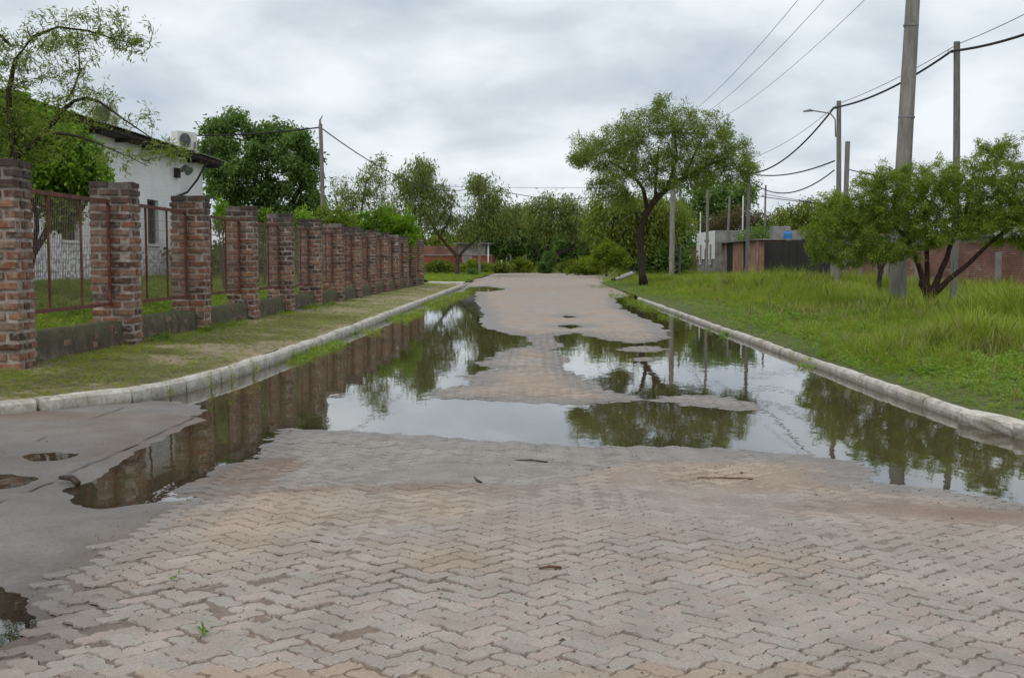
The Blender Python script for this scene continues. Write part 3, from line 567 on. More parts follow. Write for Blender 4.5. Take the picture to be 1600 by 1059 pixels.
for i in range(13):
    y0, y1 = YS[i] + PYW / 2, YS[i + 1] - PYW / 2; back = 13 - i
    where = f'between the {ORD[back]} and {ORD[back - 1]} pillars from the side path end'
    # low wall
    we = empty('low_wall', (FX, (y0 + y1) / 2, .2), f'low mossy wall {where}', 'wall', 'low walls between the pillars')
    nx = 14; xsn = np.linspace(y0 - .03, y1 + .03, 30); prof = [(.15, .1), (.15, .3), (.145, .45), (.13, .585), (0, .60), (-.13, .59), (-.15, .4), (-.15, .1)]
    Vv = [(FX + u + random.uniform(-.008, .008), yy, z + (random.uniform(-.012, .012) if z > .3 else 0)) for yy in xsn for (u, z) in prof]; m = len(prof)
    b = MB(); b.add(Vv, [(j * m + a, j * m + a + 1, (j + 1) * m + a + 1, (j + 1) * m + a) for j in range(29) for a in range(m - 1)]); b.build('rendered_core', M['moss'], we, smooth=True)
    if i < 6:
        for _ in range(7):
            yy = random.uniform(y0 + .15, y1 - .15); zz_ = .26 + .085 * random.randrange(4)
            o = link('brick', random.choice(BM), None, we, (.0895, yy - (y0 + y1) / 2, zz_ - .2)); o.scale = (.12, random.choice((.13, .22)), .065); o.rotation_euler = (0, 0, random.uniform(-.03, .03))
    # steel mesh panel
    fe = empty('mesh_panel', (FX, (y0 + y1) / 2, .8), f'rusty steel mesh panel {where}', 'fence panel', 'rusty mesh panels of the fence')
    zb, zt = .82 + random.uniform(-.01, .01), 2.19 + random.uniform(-.015, .015); a0, a1 = y0 + .02, y1 - .02; t = .019
    for nm, zc in (('top_rail', zt), ('bottom_rail', zb)): MB().box(FX - t, FX + t, a0, a1, zc - .024, zc + .024).build(nm, M['rust'], fe)
    for yy in (a0 + .02, a1 - .02): MB().box(FX - t, FX + t, yy - .02, yy + .02, zb + .026, zt - .026).build('side_rail', M['rust'], fe)
    for f_ in (1 / 3, 2 / 3): yy = a0 + (a1 - a0) * f_; MB().box(FX - .013, FX + .013, yy - .012, yy + .012, zb + .026, zt - .026).build('mullion', M['rust'], fe)
    b = MB(); st = .05 if i < 5 else .1
    for yy in np.arange(a0 + .06, a1 - .05, st): b.box(FX - .0215, FX - .0175, yy - .0023, yy + .0023, zb, zt)
    for zc in np.arange(zb + .15, zt - .05, .15): b.box(FX - .0255, FX - .022, a0, a1, zc - .002, zc + .002)
    tag(b.build('wire_mesh', M['wire'], fe), kind='stuff')
# ------------------------------------------------------------------ white house behind the fence
HX, HY0, HY1, HT = -10., 13., 33.8, 4.30
h = empty('white_house', (HX, (HY0 + HY1) / 2, .8), 'long white painted brick house with a sloping roof edge behind the fence', 'house')
WIN = [(28.9, 29.75, 1.85, 3.0), (23.6, 24.5, 1.85, 3.0), (18.5, 19.4, 1.85, 3.0)]
b = MB(); ycuts = [HY0]
for (a, c, z0, z1) in sorted(WIN): ycuts += [a, c]
ycuts.append(HY1)
for q in range(len(ycuts) - 1):
    a, c = ycuts[q], ycuts[q + 1]
    if q % 2 == 0: b.box(HX - .3, HX, a, c, .5, HT)
    else: b.box(HX - .3, HX, a, c, .5, 1.85); b.box(HX - .3, HX, a, c, 3.0, HT)
b.box(HX - 8, HX - .301, HY1 - .3, HY1 - .002, .5, HT - .02); b.box(HX - 8, HX - .301, HY0 + .002, HY0 + .3, .5, HT - .02); b.build('wall', M['whitewall'], h)
for (a, c, z0, z1) in WIN:
    wn = MB().box(HX - .2, HX - .16, a + .002, c - .002, z0 + .002, z1 - .002).build('window', M['glass'], h)
    f = MB(); f.box(HX - .155, HX - .10, a + .003, a + .05, z0 + .003, z1 - .003); f.box(HX - .155, HX - .10, c - .05, c - .003, z0 + .003, z1 - .003); f.box(HX - .155, HX - .1, a + .051, c - .051, z1 - .05, z1 - .003); f.build('frame', M['metal'], wn)
    for q in range(1, 6): yy = a + (c - a) * q / 6; MB().tube([(HX - .05, yy, z0 + .01), (HX - .05, yy, z1 - .01)], .009, 6).build('bar', M['fascia'], wn)
    MB().box(HX + .002, HX + .05, a - .06, c + .06, z0 - .06, z0 - .003).build('sill', M['white'], wn)
rf = MB(); nW = 120                                       # corrugated sheets, ridge away from the street
Yc = np.linspace(HY0 - .5, HY1 + .75, nW * 2); Vv = []
for q, yy in enumerate(Yc): zc = .012 * (1 if q % 2 else -1); Vv += [(HX + .55, yy, HT + .14 + zc), (HX - 4, yy, HT + .95 + zc), (HX - 8.6, yy, HT + .14 + zc)]
rf.add(Vv, [(3 * q + a, 3 * q + 3 + a, 3 * q + 4 + a, 3 * q + 1 + a) for q in range(len(Yc) - 1) for a in (0, 1)]); roof = rf.build('roof', M['roof'], h)
MB().box(HX + .40, HX + .45, HY0 - .45, HY1 + .7, HT + .03, HT + .12).build('fascia', M['fascia'], roof)
MB().box(HX + .003, HX + .398, HY0 - .4, HY1 + .65, HT + .004, HT + .05).build('soffit', M['fascia'], roof)
for k in range(12): yy = HY0 + .8 + k * 1.85; MB().box(HX + .002, HX + .396, yy, yy + .09, HT - .075, HT - .001).build('rafter_end', M['fascia'], roof)
fl = MB().box(HX + .002, HX + .10, 31.1, 31.4, 3.72, 3.98).build('wall_lamp', M['fascia'], h); MB().tube([(HX + .10, 31.25, 3.9), (HX + .30, 31.2, 3.98), (HX + .42, 31.15, 3.88)], [.05, .1, .14], 10).build('lamp_head', M['metal'], fl)
MB().tube([(HX + .5, 33.0, HT + .5), (HX + .46, 32.9, HT + .1), (HX + .3, 32.3, 3.75), (HX + .15, 31.8, 3.35), (HX + .03, 31.0, 3.15)], .032, 6).build('service_cable', M['cable'], h, smooth=True)
def aircon(x, y, z, az, lab):
    e = empty('air_conditioner', (x, y, z), lab, 'air conditioner', 'outdoor units on the white house roof'); 
    def B(nm, mat, par, *a, **k): o = MB().box(*a).build(nm, mat, None, **k); o.parent = par; return o
    cs = B('casing', M['acwhite'], e, -.18, .18, -.46, .46, .08, .74, bevel=.012)
    m = MB(); m.tube([(.181, -.12, .41), (.195, -.12, .41)], .25, 24); o = m.build('fan_opening', M['metal'], None); o.parent = e
    for r_ in (.25, .19, .13, .07):
        m = MB(); m.tube([(.205, -.12 + r_ * math.cos(t), .41 + r_ * math.sin(t)) for t in np.linspace(0, 2 * math.pi, 25)], .007, 5); o = m.build('grille_ring', M['fascia'], None); o.parent = e
    for k in range(8): t = k * math.pi / 8; m = MB(); m.tube([(.207, -.12 - .25 * math.cos(t), .41 - .25 * math.sin(t)), (.207, -.12 + .25 * math.cos(t), .41 + .25 * math.sin(t))], .005, 4); o = m.build('grille_spoke', M['metal'], None); o.parent = e
    B('valve_cover', M['concrete'], e, .181, .20, .28, .40, .15, .38)
    for yy in (-.33, .33): B('foot', M['metal'], e, -.2, .2, yy - .025, yy + .025, -.06, .079)
    e.rotation_euler = (0, 0, az); e.scale = (.76, .76, .76); return e
aircon(HX + .15, 31.6, HT + .16, R(-32), 'white air conditioner near the far corner of the white house roof, fan facing out')
aircon(HX + .15, 25.6, HT + .10, R(-32), 'white air conditioner half hidden by branches above the white house roof edge')
# ------------------------------------------------------------------ poles and cables
def pole(name, x, y, z1, r0, r1, mat, lab, group='wooden utility poles', lean=(0, 0), zb=-.1, parts=True):
    e = empty(name, (x, y, .2), lab, 'utility pole', group); b = MB(); n = 9
    P = [(x + lean[0] * t + .02 * math.sin(t * 5 + x), y + lean[1] * t, zb + (z1 - zb) * t) for t in np.linspace(0, 1, n)]
    b.tube(P, list(np.linspace(r0, r1, n)), 14); b.build('shaft', mat, e, smooth=False)
    if parts:
        tx, ty = x + lean[0], y + lean[1]
        MB().tube([(tx - r1 - .005, ty, z1 - .28), (tx - r1 - .16, ty, z1 - .30), (tx - r1 - .16, ty, z1 - .22)], .015, 6).build('bracket', M['metal'], e)
    return e
big = pole('concrete_pole', 9.78, 30.4, 11.2, .235, .165, M['pole_c'], 'thick round concrete pole rising beside the multi-stemmed thorn tree', 'concrete power poles', lean=(.28, 0), parts=False)
for z_ in (2.4, 5.2, 7.6): MB().tube([(9.78 + .28 * (z_ + .1) / 11.3, 30.4, z_), (9.78 + .28 * (z_ + .16) / 11.3, 30.4, z_ + .05)], .235 - .0062 * z_ + .012, 16).build('steel_band', M['metal'], big)
for z_ in (11.0,):
    arm = MB().box(8.75, 11.65, 30.19, 30.27, z_ - .25, z_ - .12).build('crossarm', M['metal'], big)
    for xx in (9.1, 10.0, 11.4): MB().tube([(xx, 30.23, z_ - .119), (xx, 30.23, z_ - .02), (xx, 30.23, z_ + .05)], [.03, .06, .03], 8).build('insulator', M['white'], arm)
big2 = pole('concrete_pole', 9.78, 80., 10.8, .2, .15, M['pole_c'], 'pale concrete pole standing behind the leaning roadside tree', 'concrete power poles', parts=False)
arm = MB().box(8.75, 11.65, 79.8, 79.84, 10.3, 10.42).build('crossarm', M['metal'], big2)
for q, xx in enumerate((9.1, 10.0, 11.4)): MB().tube([(xx, 79.82, 10.421), (xx, 79.82, 10.6)], .04, 8).build('insulator', M['white'], arm)
def cable(p0, p1, sag, r, lab, mat=None, group='overhead cables', n=18, twist=False):
    p0 = np.array(p0, float); p1 = np.array(p1, float); T = np.linspace(0, 1, n)
    P = [tuple(p0 + (p1 - p0) * t - np.array((0, 0, 4 * sag * t * (1 - t)))) for t in T]
    o = MB().tube(P, r, 6).build('overhead_cable', mat or M['cable'], None, smooth=True); return tag(o, lab, 'cable', group)
for q, (xx, w_) in enumerate(zip((9.1, 10.0, 11.4), ('first wire from the street', 'middle wire', 'outermost wire from the street'))):
    cable((xx, 30.23, 11.04), (xx, 79.82, 10.6), .9, .011, f'thin power line between the two concrete poles, {w_}', M['cable2'], 'power lines on the concrete poles')
    cable((xx, -24, 11.04), (xx, 30.23, 11.04), .6, .011, f'thin power line running back from the thick concrete pole, {w_}', M['cable2'], 'power lines on the concrete poles')
PL = [(11.6, 31.2, 7.35, 'tall wooden pole behind the multi-stemmed thorn tree'), (11.6, 43.2, 7.45, 'wooden pole carrying the street lamp arm'), (11.55, 61.3, 6.95, 'wooden pole in front of the orange brick shed'), (11.6, 76., 7.2, 'wooden pole in front of the white fronted building'), (11.6, 90, 7.2, 'wooden pole between the dark tree and white fronted building'), (11.6, 112, 7.1, 'wooden pole beside the far end of the dark tree')]
poles = [pole('wooden_pole', x, y, z, .105, .085, M['pole_w'], lab, lean=(-.10 if k == 0 else (-.06 if k == 1 else .03), 0)) for k, (x, y, z, lab) in enumerate(PL)]
# lamp arm on the second pole
la = MB(); lx = 11.52; la.tube([(lx - .09, 43.2, 6.1), (lx - .12, 43.2, 6.75), (lx - .3, 43.2, 6.98), (lx - .7, 43.15, 7.04), (lx - 1.0, 43.1, 7.08)], .025, 8); arm = la.build('lamp_arm', M['metal'], poles[1], smooth=True)
lh = MB(); lh.tube([(lx - .98, 43.1, 7.07), (lx - 1.1, 43.1, 7.09), (lx - 1.35, 43.1, 7.05)], [.03, .055, .035], 8); lh.build('lamp_head', M['metal'], arm)
pole('wooden_pole', 14.3, 52., 6.85, .12, .11, M['pole_w'], 'short thick wooden pole set back behind the lamp pole', parts=False)
pole('wooden_pole', 12.3, 46.5, 3.9, .13, .12, M['pole_w'], 'stub of a sawn wooden pole beside the lamp pole', parts=False)
pole('wooden_pole', 20.4, 100., 8.1, .10, .08, M['pole_w'], 'thin dark pole behind the blue tank roof')
pole('wooden_pole', 17.6, 104., 7.4, .12, .10, M['pole_w'], 'pale leaning pole behind the orange brick shed', lean=(.35, 0), parts=False)
b = empty('antenna_mast', (18.6, 101, 3.), 'thin white mast standing on the orange brick shed roof', 'mast'); MB().tube([(18.6, 101, 2.9), (18.62, 101, 7.2)], .06, 8).build('mast_tube', M['white'], b)
b = empty('antenna_mast', (16.6, 113, 4.), 'short white pipe on the white fronted building roof', 'mast'); MB().tube([(16.6, 113, 3.9), (16.6, 113, 6.3)], .05, 8).build('mast_tube', M['white'], b)
lp = pole('wooden_pole', -8.45, 45., 6.85, .095, .075, M['pole_w'], 'slim grey pole with a bent tip behind the brick fence', lean=(-.1, 0), parts=False)
MB().tube([(-8.55, 45, 6.83), (-8.56, 45, 7.0), (-8.45, 45, 7.18)], [.05, .045, .02], 6).build('bent_tip', M['metal'], lp)
mp_ = pole('wooden_pole', -4.9, 100., 8.5, .13, .11, M['pole_w'], 'dark pole with a capped head behind the forked tree', parts=False)
MB().tube([(-4.9, 100, 8.45), (-4.9, 100, 8.6), (-4.9, 100, 8.85), (-4.9, 100, 9.05)], [.13, .25, .22, .08], 8).build('pole_cap', M['fascia'], mp_)
top = lambda k, dz=-.25: (PL[k][0] - .25, PL[k][1], PL[k][2] + dz)
cable((12.6, 20., 7.6), top(0), .5, .034, 'thick twisted cable arriving at the tall wooden pole')
cable(top(0), top(1), .25, .034, 'thick twisted cable from the tall wooden pole to the lamp pole')
cable(top(1), (11.2, 61.3, 6.15), .75, .036, 'thick sagging cable from the lamp pole to the shed pole')
cable((11.4, 43.2, 5.2), (11.3, 61.3, 6.2), .35, .028, 'cable leaving the lamp pole halfway up towards the shed pole')
cable((11.4, 43.2, 4.85), (11.3, 61.3, 6.1), .95, .026, 'low loose cable drooping between the lamp pole and shed pole')
for k in range(2, 5): cable(top(k, -.7 if k == 2 else -.3), top(k + 1, -.3), .45, .028, f'cable running on from the {["shed", "white building", "dark tree"][k - 2]} pole')
cable((12.6, 20., 8.2), (11.5, 31.2, 7.28), .25, .011, 'thin wire above the thick cable before the tall wooden pole', M['cable2'])
cable((11.5, 31.2, 7.28), (11.5, 43.2, 7.35), .12, .011, 'thin wire between the tops of the tall and lamp poles', M['cable2'])
cable((11.5, 43.2, 7.35), (11.5, 61.3, 6.9), .3, .011, 'thin wire from the lamp pole top towards the shed pole', M['cable2'])
cable((14.3, 52, 5.6), (21, 50, 5.2), .4, .024, 'cable leaving the set back pole away from the street')
cable((11.5, 61.3, 5.0), (30, 70, 4.9), .5, .022, 'low cable crossing from the shed pole over the yards')
cable((20.4, 100, 7.3), (34, 80, 5.6), .8, .024, 'cable from the thin dark pole over the yards')
cable((-8.55, 45, 6.72), (-4.95, 100, 8.15), 1.35, .024, 'long sagging cable from the bent tip pole to the capped pole')
cable((-14, 44, 6.3), (-8.55, 45, 6.72), .1, .03, 'short cable entering the dark tree from the bent tip pole')
cable((-4.95, 100, 8.15), (6.5, 128, 8.6), .6, .036, 'cable running on from the capped pole over the road end')
cable((-30, 95, 9.), (8, 118, 9.1), .5, .022, 'thin high wire crossing behind the forked tree', M['cable2'])
cable((-30, 96, 7.), (12, 122, 7.4), .5, .022, 'thin low wire crossing behind the forked tree', M['cable2'])
# ------------------------------------------------------------------ buildings on the right
e = empty('brick_boundary_wall', (18, 54, .3), 'long weathered brick yard wall behind the tall grass', 'wall')
MB().box(18, 18.25, 36, 68.5, -.1, 2.12).build('wall', M['rbrick'], e)
b = MB()
for k in range(60): yy = 36 + k * .54; b.box(17.98, 18.27, yy, yy + .5, 2.121, 2.19 + random.uniform(-.015, .01), .006)
b.build('coping', M['brick'], e); a = e.children[-1].data.attributes.new('tone', 'FLOAT', 'POINT'); a.data.foreach_set('value', rng.random(len(e.children[-1].data.vertices)).astype(np.float32) * 0 + .3)
for yy in (40., 43.6, 48.2, 52.8, 57.4, 62, 66.6): MB().box(17.86, 17.998, yy, yy + .3, -.1, 1.75).build('pier', M['concrete'], e)
e = empty('pale_roofed_shed', (24, 50, .3), 'low building with a pale flat roof edge behind the yard wall', 'building')
MB().box(22, 30, 45, 53, 0, 2.45).build('wall', M['concrete'], e); MB().box(21.7, 30.3, 44.6, 53.4, 2.452, 2.95).build('roof', M['white'], e)
e = empty('sheet_metal_fence', (18, 78, .3), 'tall dark sheet metal fence beside the orange brick shed', 'fence')
for k in range(16):
    yy = 68.9 + k * 1.22; MB().box(18 + random.uniform(-.012, .012), 18.05, yy, yy + 1.19, -.1, 2.85 + random.uniform(-.04, .04)).build('sheet', M['darksheet'], e)
MB().box(18.052, 18.1, 68.9, 88.3, 2.5, 2.6).build('rail', M['metal'], e)
e = empty('dark_roofed_house', (23, 79, .3), 'low house with a rusty roof edge behind the dark sheet fence', 'house')
MB().box(20, 28, 69, 91, 0, 2.9).build('wall', M['concrete'], e); MB().box(19.7, 28.3, 68.7, 91.3, 2.902, 3.02).build('roof', M['roof'], e)
for k in range(9): yy = 70 + k * 1.5; o = MB().box(19.9, 23, yy, yy + 1.4, 3.021, 3.16 + .03 * (k % 3), .02).build('roof_sheet', M['tile'], e)
e = empty('water_tank', (20.9, 93.2, 3.1), 'bright blue plastic water tank on the roof behind the sheet fence', 'tank')
MB().tube([(20.9, 93.2, 3.03), (20.9, 93.2, 3.1), (20.9, 93.2, 3.65), (20.9, 93.2, 3.78), (20.9, 93.2, 3.84)], [.31, .35, .35, .28, .14], 16).build('tank_body', M['blue'], e); MB().tube([(20.9, 93.2, 3.841), (20.9, 93.2, 3.92)], .14, 12).build('lid', M['blue'], e)
b = empty('concrete_tank', (20.2, 94.6, 3.1), 'grey concrete tank beside the blue water tank', 'tank'); MB().box(19.9, 21.3, 94.0, 95.6, 3.03, 4.3, .01).build('tank_body', M['concrete'], b, bevel=.04); 
e = empty('brick_shed', (18, 98, .3), 'orange brick shed with two dark openings and grey corner post', 'shed')
ops = [(92.6, 95.2), (100.0, 103.4)]; yy = 88.9
for a, c in ops + [(108.5, 108.5)]:
    MB().box(17.6, 17.85, yy, a, -.1, 3.05).build('wall', M['sbrick'], e)
    if c > a: MB().box(17.66, 17.70, a + .002, c - .002, -.1, 3.04).build('opening', M['dark'], e)
    yy = c
MB().box(17.851, 26, 88.9, 89.15, -.1, 3.0).build('wall', brickwall('orange_brick_end', (.34, .165, .11), (.27, .12, .08), (.33, .25, .2), 0), e)
MB().box(17.5, 17.598, 88.7, 88.98, -.1, 3.1).build('corner_post', M['concrete'], e); MB().box(17.3, 26.2, 88.6, 108.8, 3.051, 3.15).build('roof', M['roof'], e)
e = empty('white_fronted_building', (16.7, 110, .3), 'small building with white upper front and grey concrete side wall', 'building')
MB().box(16.72, 27, 104.5, 116, -.1, 4.25).build('wall', M['concrete'], e)
fr = MB().box(16.66, 16.718, 104.52, 115.98, 1.6, 4.23).build('white_front', M['white'], e)
for yy in (106., 112.2): 
    wn = MB().box(16.62, 16.658, yy, yy + 1.0, 1.2, 3.0).build('window', M['glass'], e); f = MB(); f.box(16.58, 16.617, yy - .1, yy - .002, 1.1, 3.1); f.box(16.58, 16.617, yy + 1.002, yy + 1.1, 1.1, 3.1); f.box(16.58, 16.617, yy - .0, yy + 1.0, 1.1, 1.198); f.build('frame', M['white'], wn)
MB().box(16.60, 16.657, 109, 110, .1, 2.6).build('door', M['dark'], e)
b = MB(); 
for k in range(5): b.box(16.61, 16.655, 107.6 + k * .55, 107.95 + k * .55, 3.25, 3.45)
tag(b.build('sign_letters', M['dark'], e), kind='stuff')
e = empty('red_brick_house', (16, 122, .3), 'dull red house beyond the white fronted building', 'house'); MB().box(15.9, 26, 117, 128, -.1, 3.2).build('wall', M['rbrick'], e); MB().box(15.6, 26.3, 116.7, 128.3, 3.201, 3.4).build('roof', M['tile'], e)
# house across at the left end of the street
e = empty('red_house', (-8, 112, .3), 'red painted house with pale upper wall behind the forked tree', 'house')
MB().box(-11.5, -4.2, 112, 119, -.1, 1.95).build('lower_wall', M['redwall'], e); MB().box(-7.6, -4.9, 112.03, 119, 1.951, 3.1).build('upper_wall', M['concrete'], e); MB().box(-11.5, -7.601, 112.03, 119, 1.951, 2.9).build('upper_wall', M['rbrick'], e)
MB().box(-8.0, -4.3, 111.6, 119.4, 3.101, 3.22).build('roof', M['roof'], e); MB().box(-7.2, -6.2, 111.93, 111.998, .2, 1.9).build('door', M['concrete'], e)
MB().box(-11.5, -4.2, 111.94, 111.998, 1.955, 2.05).build('string_course', M['concrete'], e); MB().tube([(-4.6, 111.9, 0), (-4.6, 111.9, 3.1)], .08, 8).build('porch_post', M['white'], e)
for k, x in enumerate((-3.4, -2.9, -2.5, -1.8, -1.3, -.9)):
    e = empty('fence_post', (x, 117, .2), ['tall white post next to the red house at the road end', 'short grey post second from the red house', 'taller grey post third from the red house', 'short white post fourth from the red house', 'medium grey post fifth from the red house', 'tall grey post farthest from the red house'][k], 'post', 'pale posts at the road end'); MB().box(x - .07, x + .07, 116.9, 117.1, .1, 1.5 + .3 * (k % 3), .015).build('post_body', M['pole_w'] if k % 3 else M['white'], e)
# ------------------------------------------------------------------ vegetation
def leaves_mesh(name, P, D, L_, W_, tone, r):
    n = len(P); D = D / (np.linalg.norm(D, axis=1)[:, None] + 1e-9); Sv = np.cross(D, r.normal(size=(n, 3))); Sv /= np.linalg.norm(Sv, axis=1)[:, None] + 1e-9
    L_ = np.broadcast_to(L_, n)[:, None]; W_ = np.broadcast_to(W_, n)[:, None]; Nn = np.cross(D, Sv)
    V = np.stack([P, P + D * L_ * .45 + Sv * W_ / 2 + Nn * W_ * .12, P + D * L_, P + D * L_ * .45 - Sv * W_ / 2 + Nn * W_ * .12], 1).reshape(-1, 3)
    Fc = np.arange(n * 4).reshape(n, 4); return mesh_np(name, V, Fc, False, {'tone': ('POINT', 'FLOAT', np.repeat(tone, 4))})
def tree(name, base, limbs, lobes, ntip, nleaf, ll, lw, lmat, bmat, label, cat='tree', group=None, seed=0, droop=.3, spread=.12, twr=1., trunkname='trunk', lift=.25, tone_bias=0., along=.6, scat=.6, spiky=.16):
    """limbs: polylines [(dx,dy,dz,r)...] about the base; lobes: (dx,dy,dz,rx,ry,rz)"""
    r = np.random.default_rng(seed); base = np.array(base, float); e = empty(name, tuple(base), label, cat, group)
    tb = MB(); nodes = []
    for L_ in limbs:
        A = np.array(L_, float); d = np.r_[0, np.cumsum(np.linalg.norm(np.diff(A[:, :3], axis=0), axis=1))]; n = max(5, int(d[-1] / max(.18, d[-1] / 14)))
        t = np.linspace(0, d[-1], n); Q = np.stack([np.interp(t, d, A[:, k]) for k in range(4)], -1); 
        for _ in range(2): Q[1:-1, :3] = (Q[:-2, :3] + 2 * Q[1:-1, :3] + Q[2:, :3]) / 4
        Q[1:-1, :3] += r.normal(0, .12, (n - 2, 3)) * Q[1:-1, 3:4]
        tb.tube([tuple(base + q[:3]) for q in Q], list(Q[:, 3] * (1 + r.normal(0, .05, n))), 8); nodes.append(Q[max(1, n // 3):, :3])
    tb.build(trunkname, bmat, e, smooth=True)
    nodes = np.concatenate(nodes)
    wgt = np.array([l[3] * l[4] * l[5] for l in lobes]) ** .67; wgt /= wgt.sum(); li = r.choice(len(lobes), ntip, p=wgt); Lb = np.array(lobes)[li]
    u = r.normal(size=(ntip, 3)); u /= np.linalg.norm(u, axis=1)[:, None]; T = Lb[:, :3] + u * Lb[:, 3:6] * (r.random(ntip) ** .42 * np.where(r.random(ntip) < spiky, r.uniform(1., 1.5, ntip), 1.))[:, None]
    d0 = np.array([np.min(np.linalg.norm(nodes - t, axis=1)) for t in T]); T = T[np.argsort(d0)]
    NB = np.zeros((len(nodes) + ntip * 5, 3)); NB[:len(nodes)] = nodes; nn = len(nodes); tw = MB(); LP, LD = [], []
    for t in T:
        dv = NB[:nn] - t; dist = np.linalg.norm(dv, axis=1) + .35 * np.maximum(0, dv[:, 2]); j = int(np.argmin(dist)); p0 = NB[j]; ln = np.linalg.norm(t - p0)
        if ln < .02: continue
        mid = (p0 + t) / 2 + np.array((0, 0, lift * ln)) + r.normal(0, .08 * ln, 3); s = np.linspace(0, 1, 6)[:, None]; C_ = (1 - s) ** 2 * p0 + 2 * s * (1 - s) * mid + s * s * t
        rr = min(.012 + .016 * ln, .05) * twr; tw.tube([tuple(base + q) for q in C_[[0, 2, 3, 5]]], [rr, rr * .7, rr * .55, rr * .25], 3, cap=False)
        NB[nn:nn + 5] = C_[1:]; nn += 5
        m = max(2, int(nleaf * (.5 + r.random()))); s = (.25 + .75 * r.random(m) ** .7)[:, None]; q = (1 - s) ** 2 * p0 + 2 * s * (1 - s) * mid + s * s * t
        dr = (t - mid) / (np.linalg.norm(t - mid) + 1e-6); LP.append(q + r.normal(0, spread, (m, 3))); LD.append(dr * along + r.normal(0, scat, (m, 3)) + np.array((0, 0, -droop)))
    tag(tw.build('branches', bmat, e), kind='stuff')
    LP = np.concatenate(LP); LD = np.concatenate(LD); n = len(LP)
    me = leaves_mesh('crown', LP, LD, ll * r.uniform(.6, 1.3, n), lw * r.uniform(.6, 1.3, n), np.clip(r.normal(.5 + tone_bias, .30, n), 0, 1), r)
    return link('crown', me, lmat, e) and e
# sparse thorn tree behind the first pillar
S_ = .00886
tree('thorn_tree', (-7.2, 15.5, .55),
     [[(.05, 0, 0, .08), (.05, 0, 2.3, .055), (-.1, 0, 2.75, .042), (-.1, 0, 3.35, .034), (0, 0, 3.8, .028), (.34, .05, 4.13, .022), (.74, .1, 4.25, .017), (1.05, .1, 4.02, .013), (1.4, .1, 3.85, .009), (1.88, .1, 3.78, .004)],
      [(.05, 0, 2.3, .045), (.4, .1, 2.6, .036), (.7, .1, 3.05, .028), (1.0, .1, 3.2, .02), (1.45, 0, 2.85, .013), (1.8, 0, 2.62, .009), (2.3, 0, 2.3, .004)],
      [(.7, .1, 3.05, .018), (.95, .2, 3.5, .012), (.8, .2, 3.95, .004)], [(-.1, 0, 2.9, .03), (-.6, .1, 3.3, .02), (-1.2, .1, 3.4, .008)], [(.4, .1, 2.6, .022), (.8, -.1, 2.62, .017), (1.25, -.1, 2.45, .01), (1.9, -.1, 2.15, .004)], [(0, 0, 3.8, .02), (-.4, .1, 4.2, .013), (-.9, .1, 4.2, .006)]],
     [(1.0, .1, 4.05, .95, .3, .30), (1.65, .1, 3.85, .35, .15, .2), (.5, .1, 3.7, .8, .4, .4), (.9, .1, 3.1, .6, .3, .3), (-.3, .1, 3.2, .6, .5, 1.0), (1.5, 0, 2.8, .5, .2, .2), (2.1, 0, 2.35, .4, .15, .2), (-.2, .1, 2.3, .6, .4, .6), (.3, .1, 2.6, .6, .4, .4), (1.5, -.1, 2.25, .4, .15, .15)],
     800, 18, .082, .016, M['lf_acacia'], M['bark'], 'sparse thorny tree arching bare branches over the white house', seed=11, spread=.04, twr=.45, droop=.1, along=.9, scat=.55)
tree('citrus_tree', (-7.95, 18.3, .6), [[(-.42, 0, 0, .07), (-.38, 0, .75, .06), (-.05, 0, 1.3, .05), (.15, 0, 1.7, .04), (.3, 0, 2.3, .03)], [(-.3, 0, .9, .05), (-.2, .1, 1.5, .04), (-.5, .1, 2.2, .03)], [(-.05, 0, 1.3, .04), (.5, 0, 1.5, .03), (.75, 0, 2.0, .02)]],
     [(.15, 0, 2.45, .8, .6, .62), (-.5, 0, 2.75, .7, .6, .65), (.5, 0, 2.15, .55, .5, .4), (-.95, 0, 2.4, .6, .5, .8), (-.15, 0, 2.0, .8, .5, .35), (.25, -.1, 1.55, .3, .3, .3), (-.6, 0, 3.2, .4, .4, .4)],
     560, 38, .10, .052, M['lf_citrus'], M['bark'], 'lush bright green citrus tree behind the first mesh panel', seed=12, spread=.07, twr=.6)
# dense dark tree behind the house
k_ = .0286
tree('dense_tree', (-12.1, 50, .7), [[(0, 0, 0, .28), (.1, 0, 1.6, .24), (0, 0, 3.2, .18), (.3, 0, 5, .1)], [(.1, 0, 1.6, .18), (-1.4, 0, 3.4, .12), (-2.1, 0, 5, .07)], [(.1, 0, 1.8, .18), (1.3, 0, 3.3, .12), (2.1, 0, 4.8, .07)]],
     [((px - 412) * k_, dy, (408 - py) * k_ + .7, rx * k_, 1.1, ry * k_) for px, py, rx, ry, dy in [(345, 205, 20, 12, 0), (375, 195, 26, 12, -.6), (405, 212, 24, 13, .4), (440, 205, 26, 12, 0), (470, 222, 24, 13, -.4), (330, 235, 22, 14, .3), (365, 232, 28, 14, -.9), (425, 240, 30, 14, -.9), (485, 245, 20, 12, .2), (455, 262, 30, 14, -.8), (345, 268, 26, 16, -.5), (395, 268, 30, 14, -1.1), (480, 282, 24, 14, 0), (370, 300, 40, 16, -.6), (430, 298, 40, 16, -.6), (490, 312, 20, 14, 0), (400, 330, 70, 16, 0), (470, 335, 40, 16, 0)]],
     760, 44, .19, .09, M['lf_dark'], M['bark'], 'dense dark green tree standing behind the white house', seed=13, spread=.16)
def lob(px0, Y, zb, L_, ry=1.5):
    k = Y / 1750.; return [((a - px0) * k, 0, (408 - c) * k + 1.4 - zb, rx * k, ry, rz * k) for a, c, rx, rz in L_]
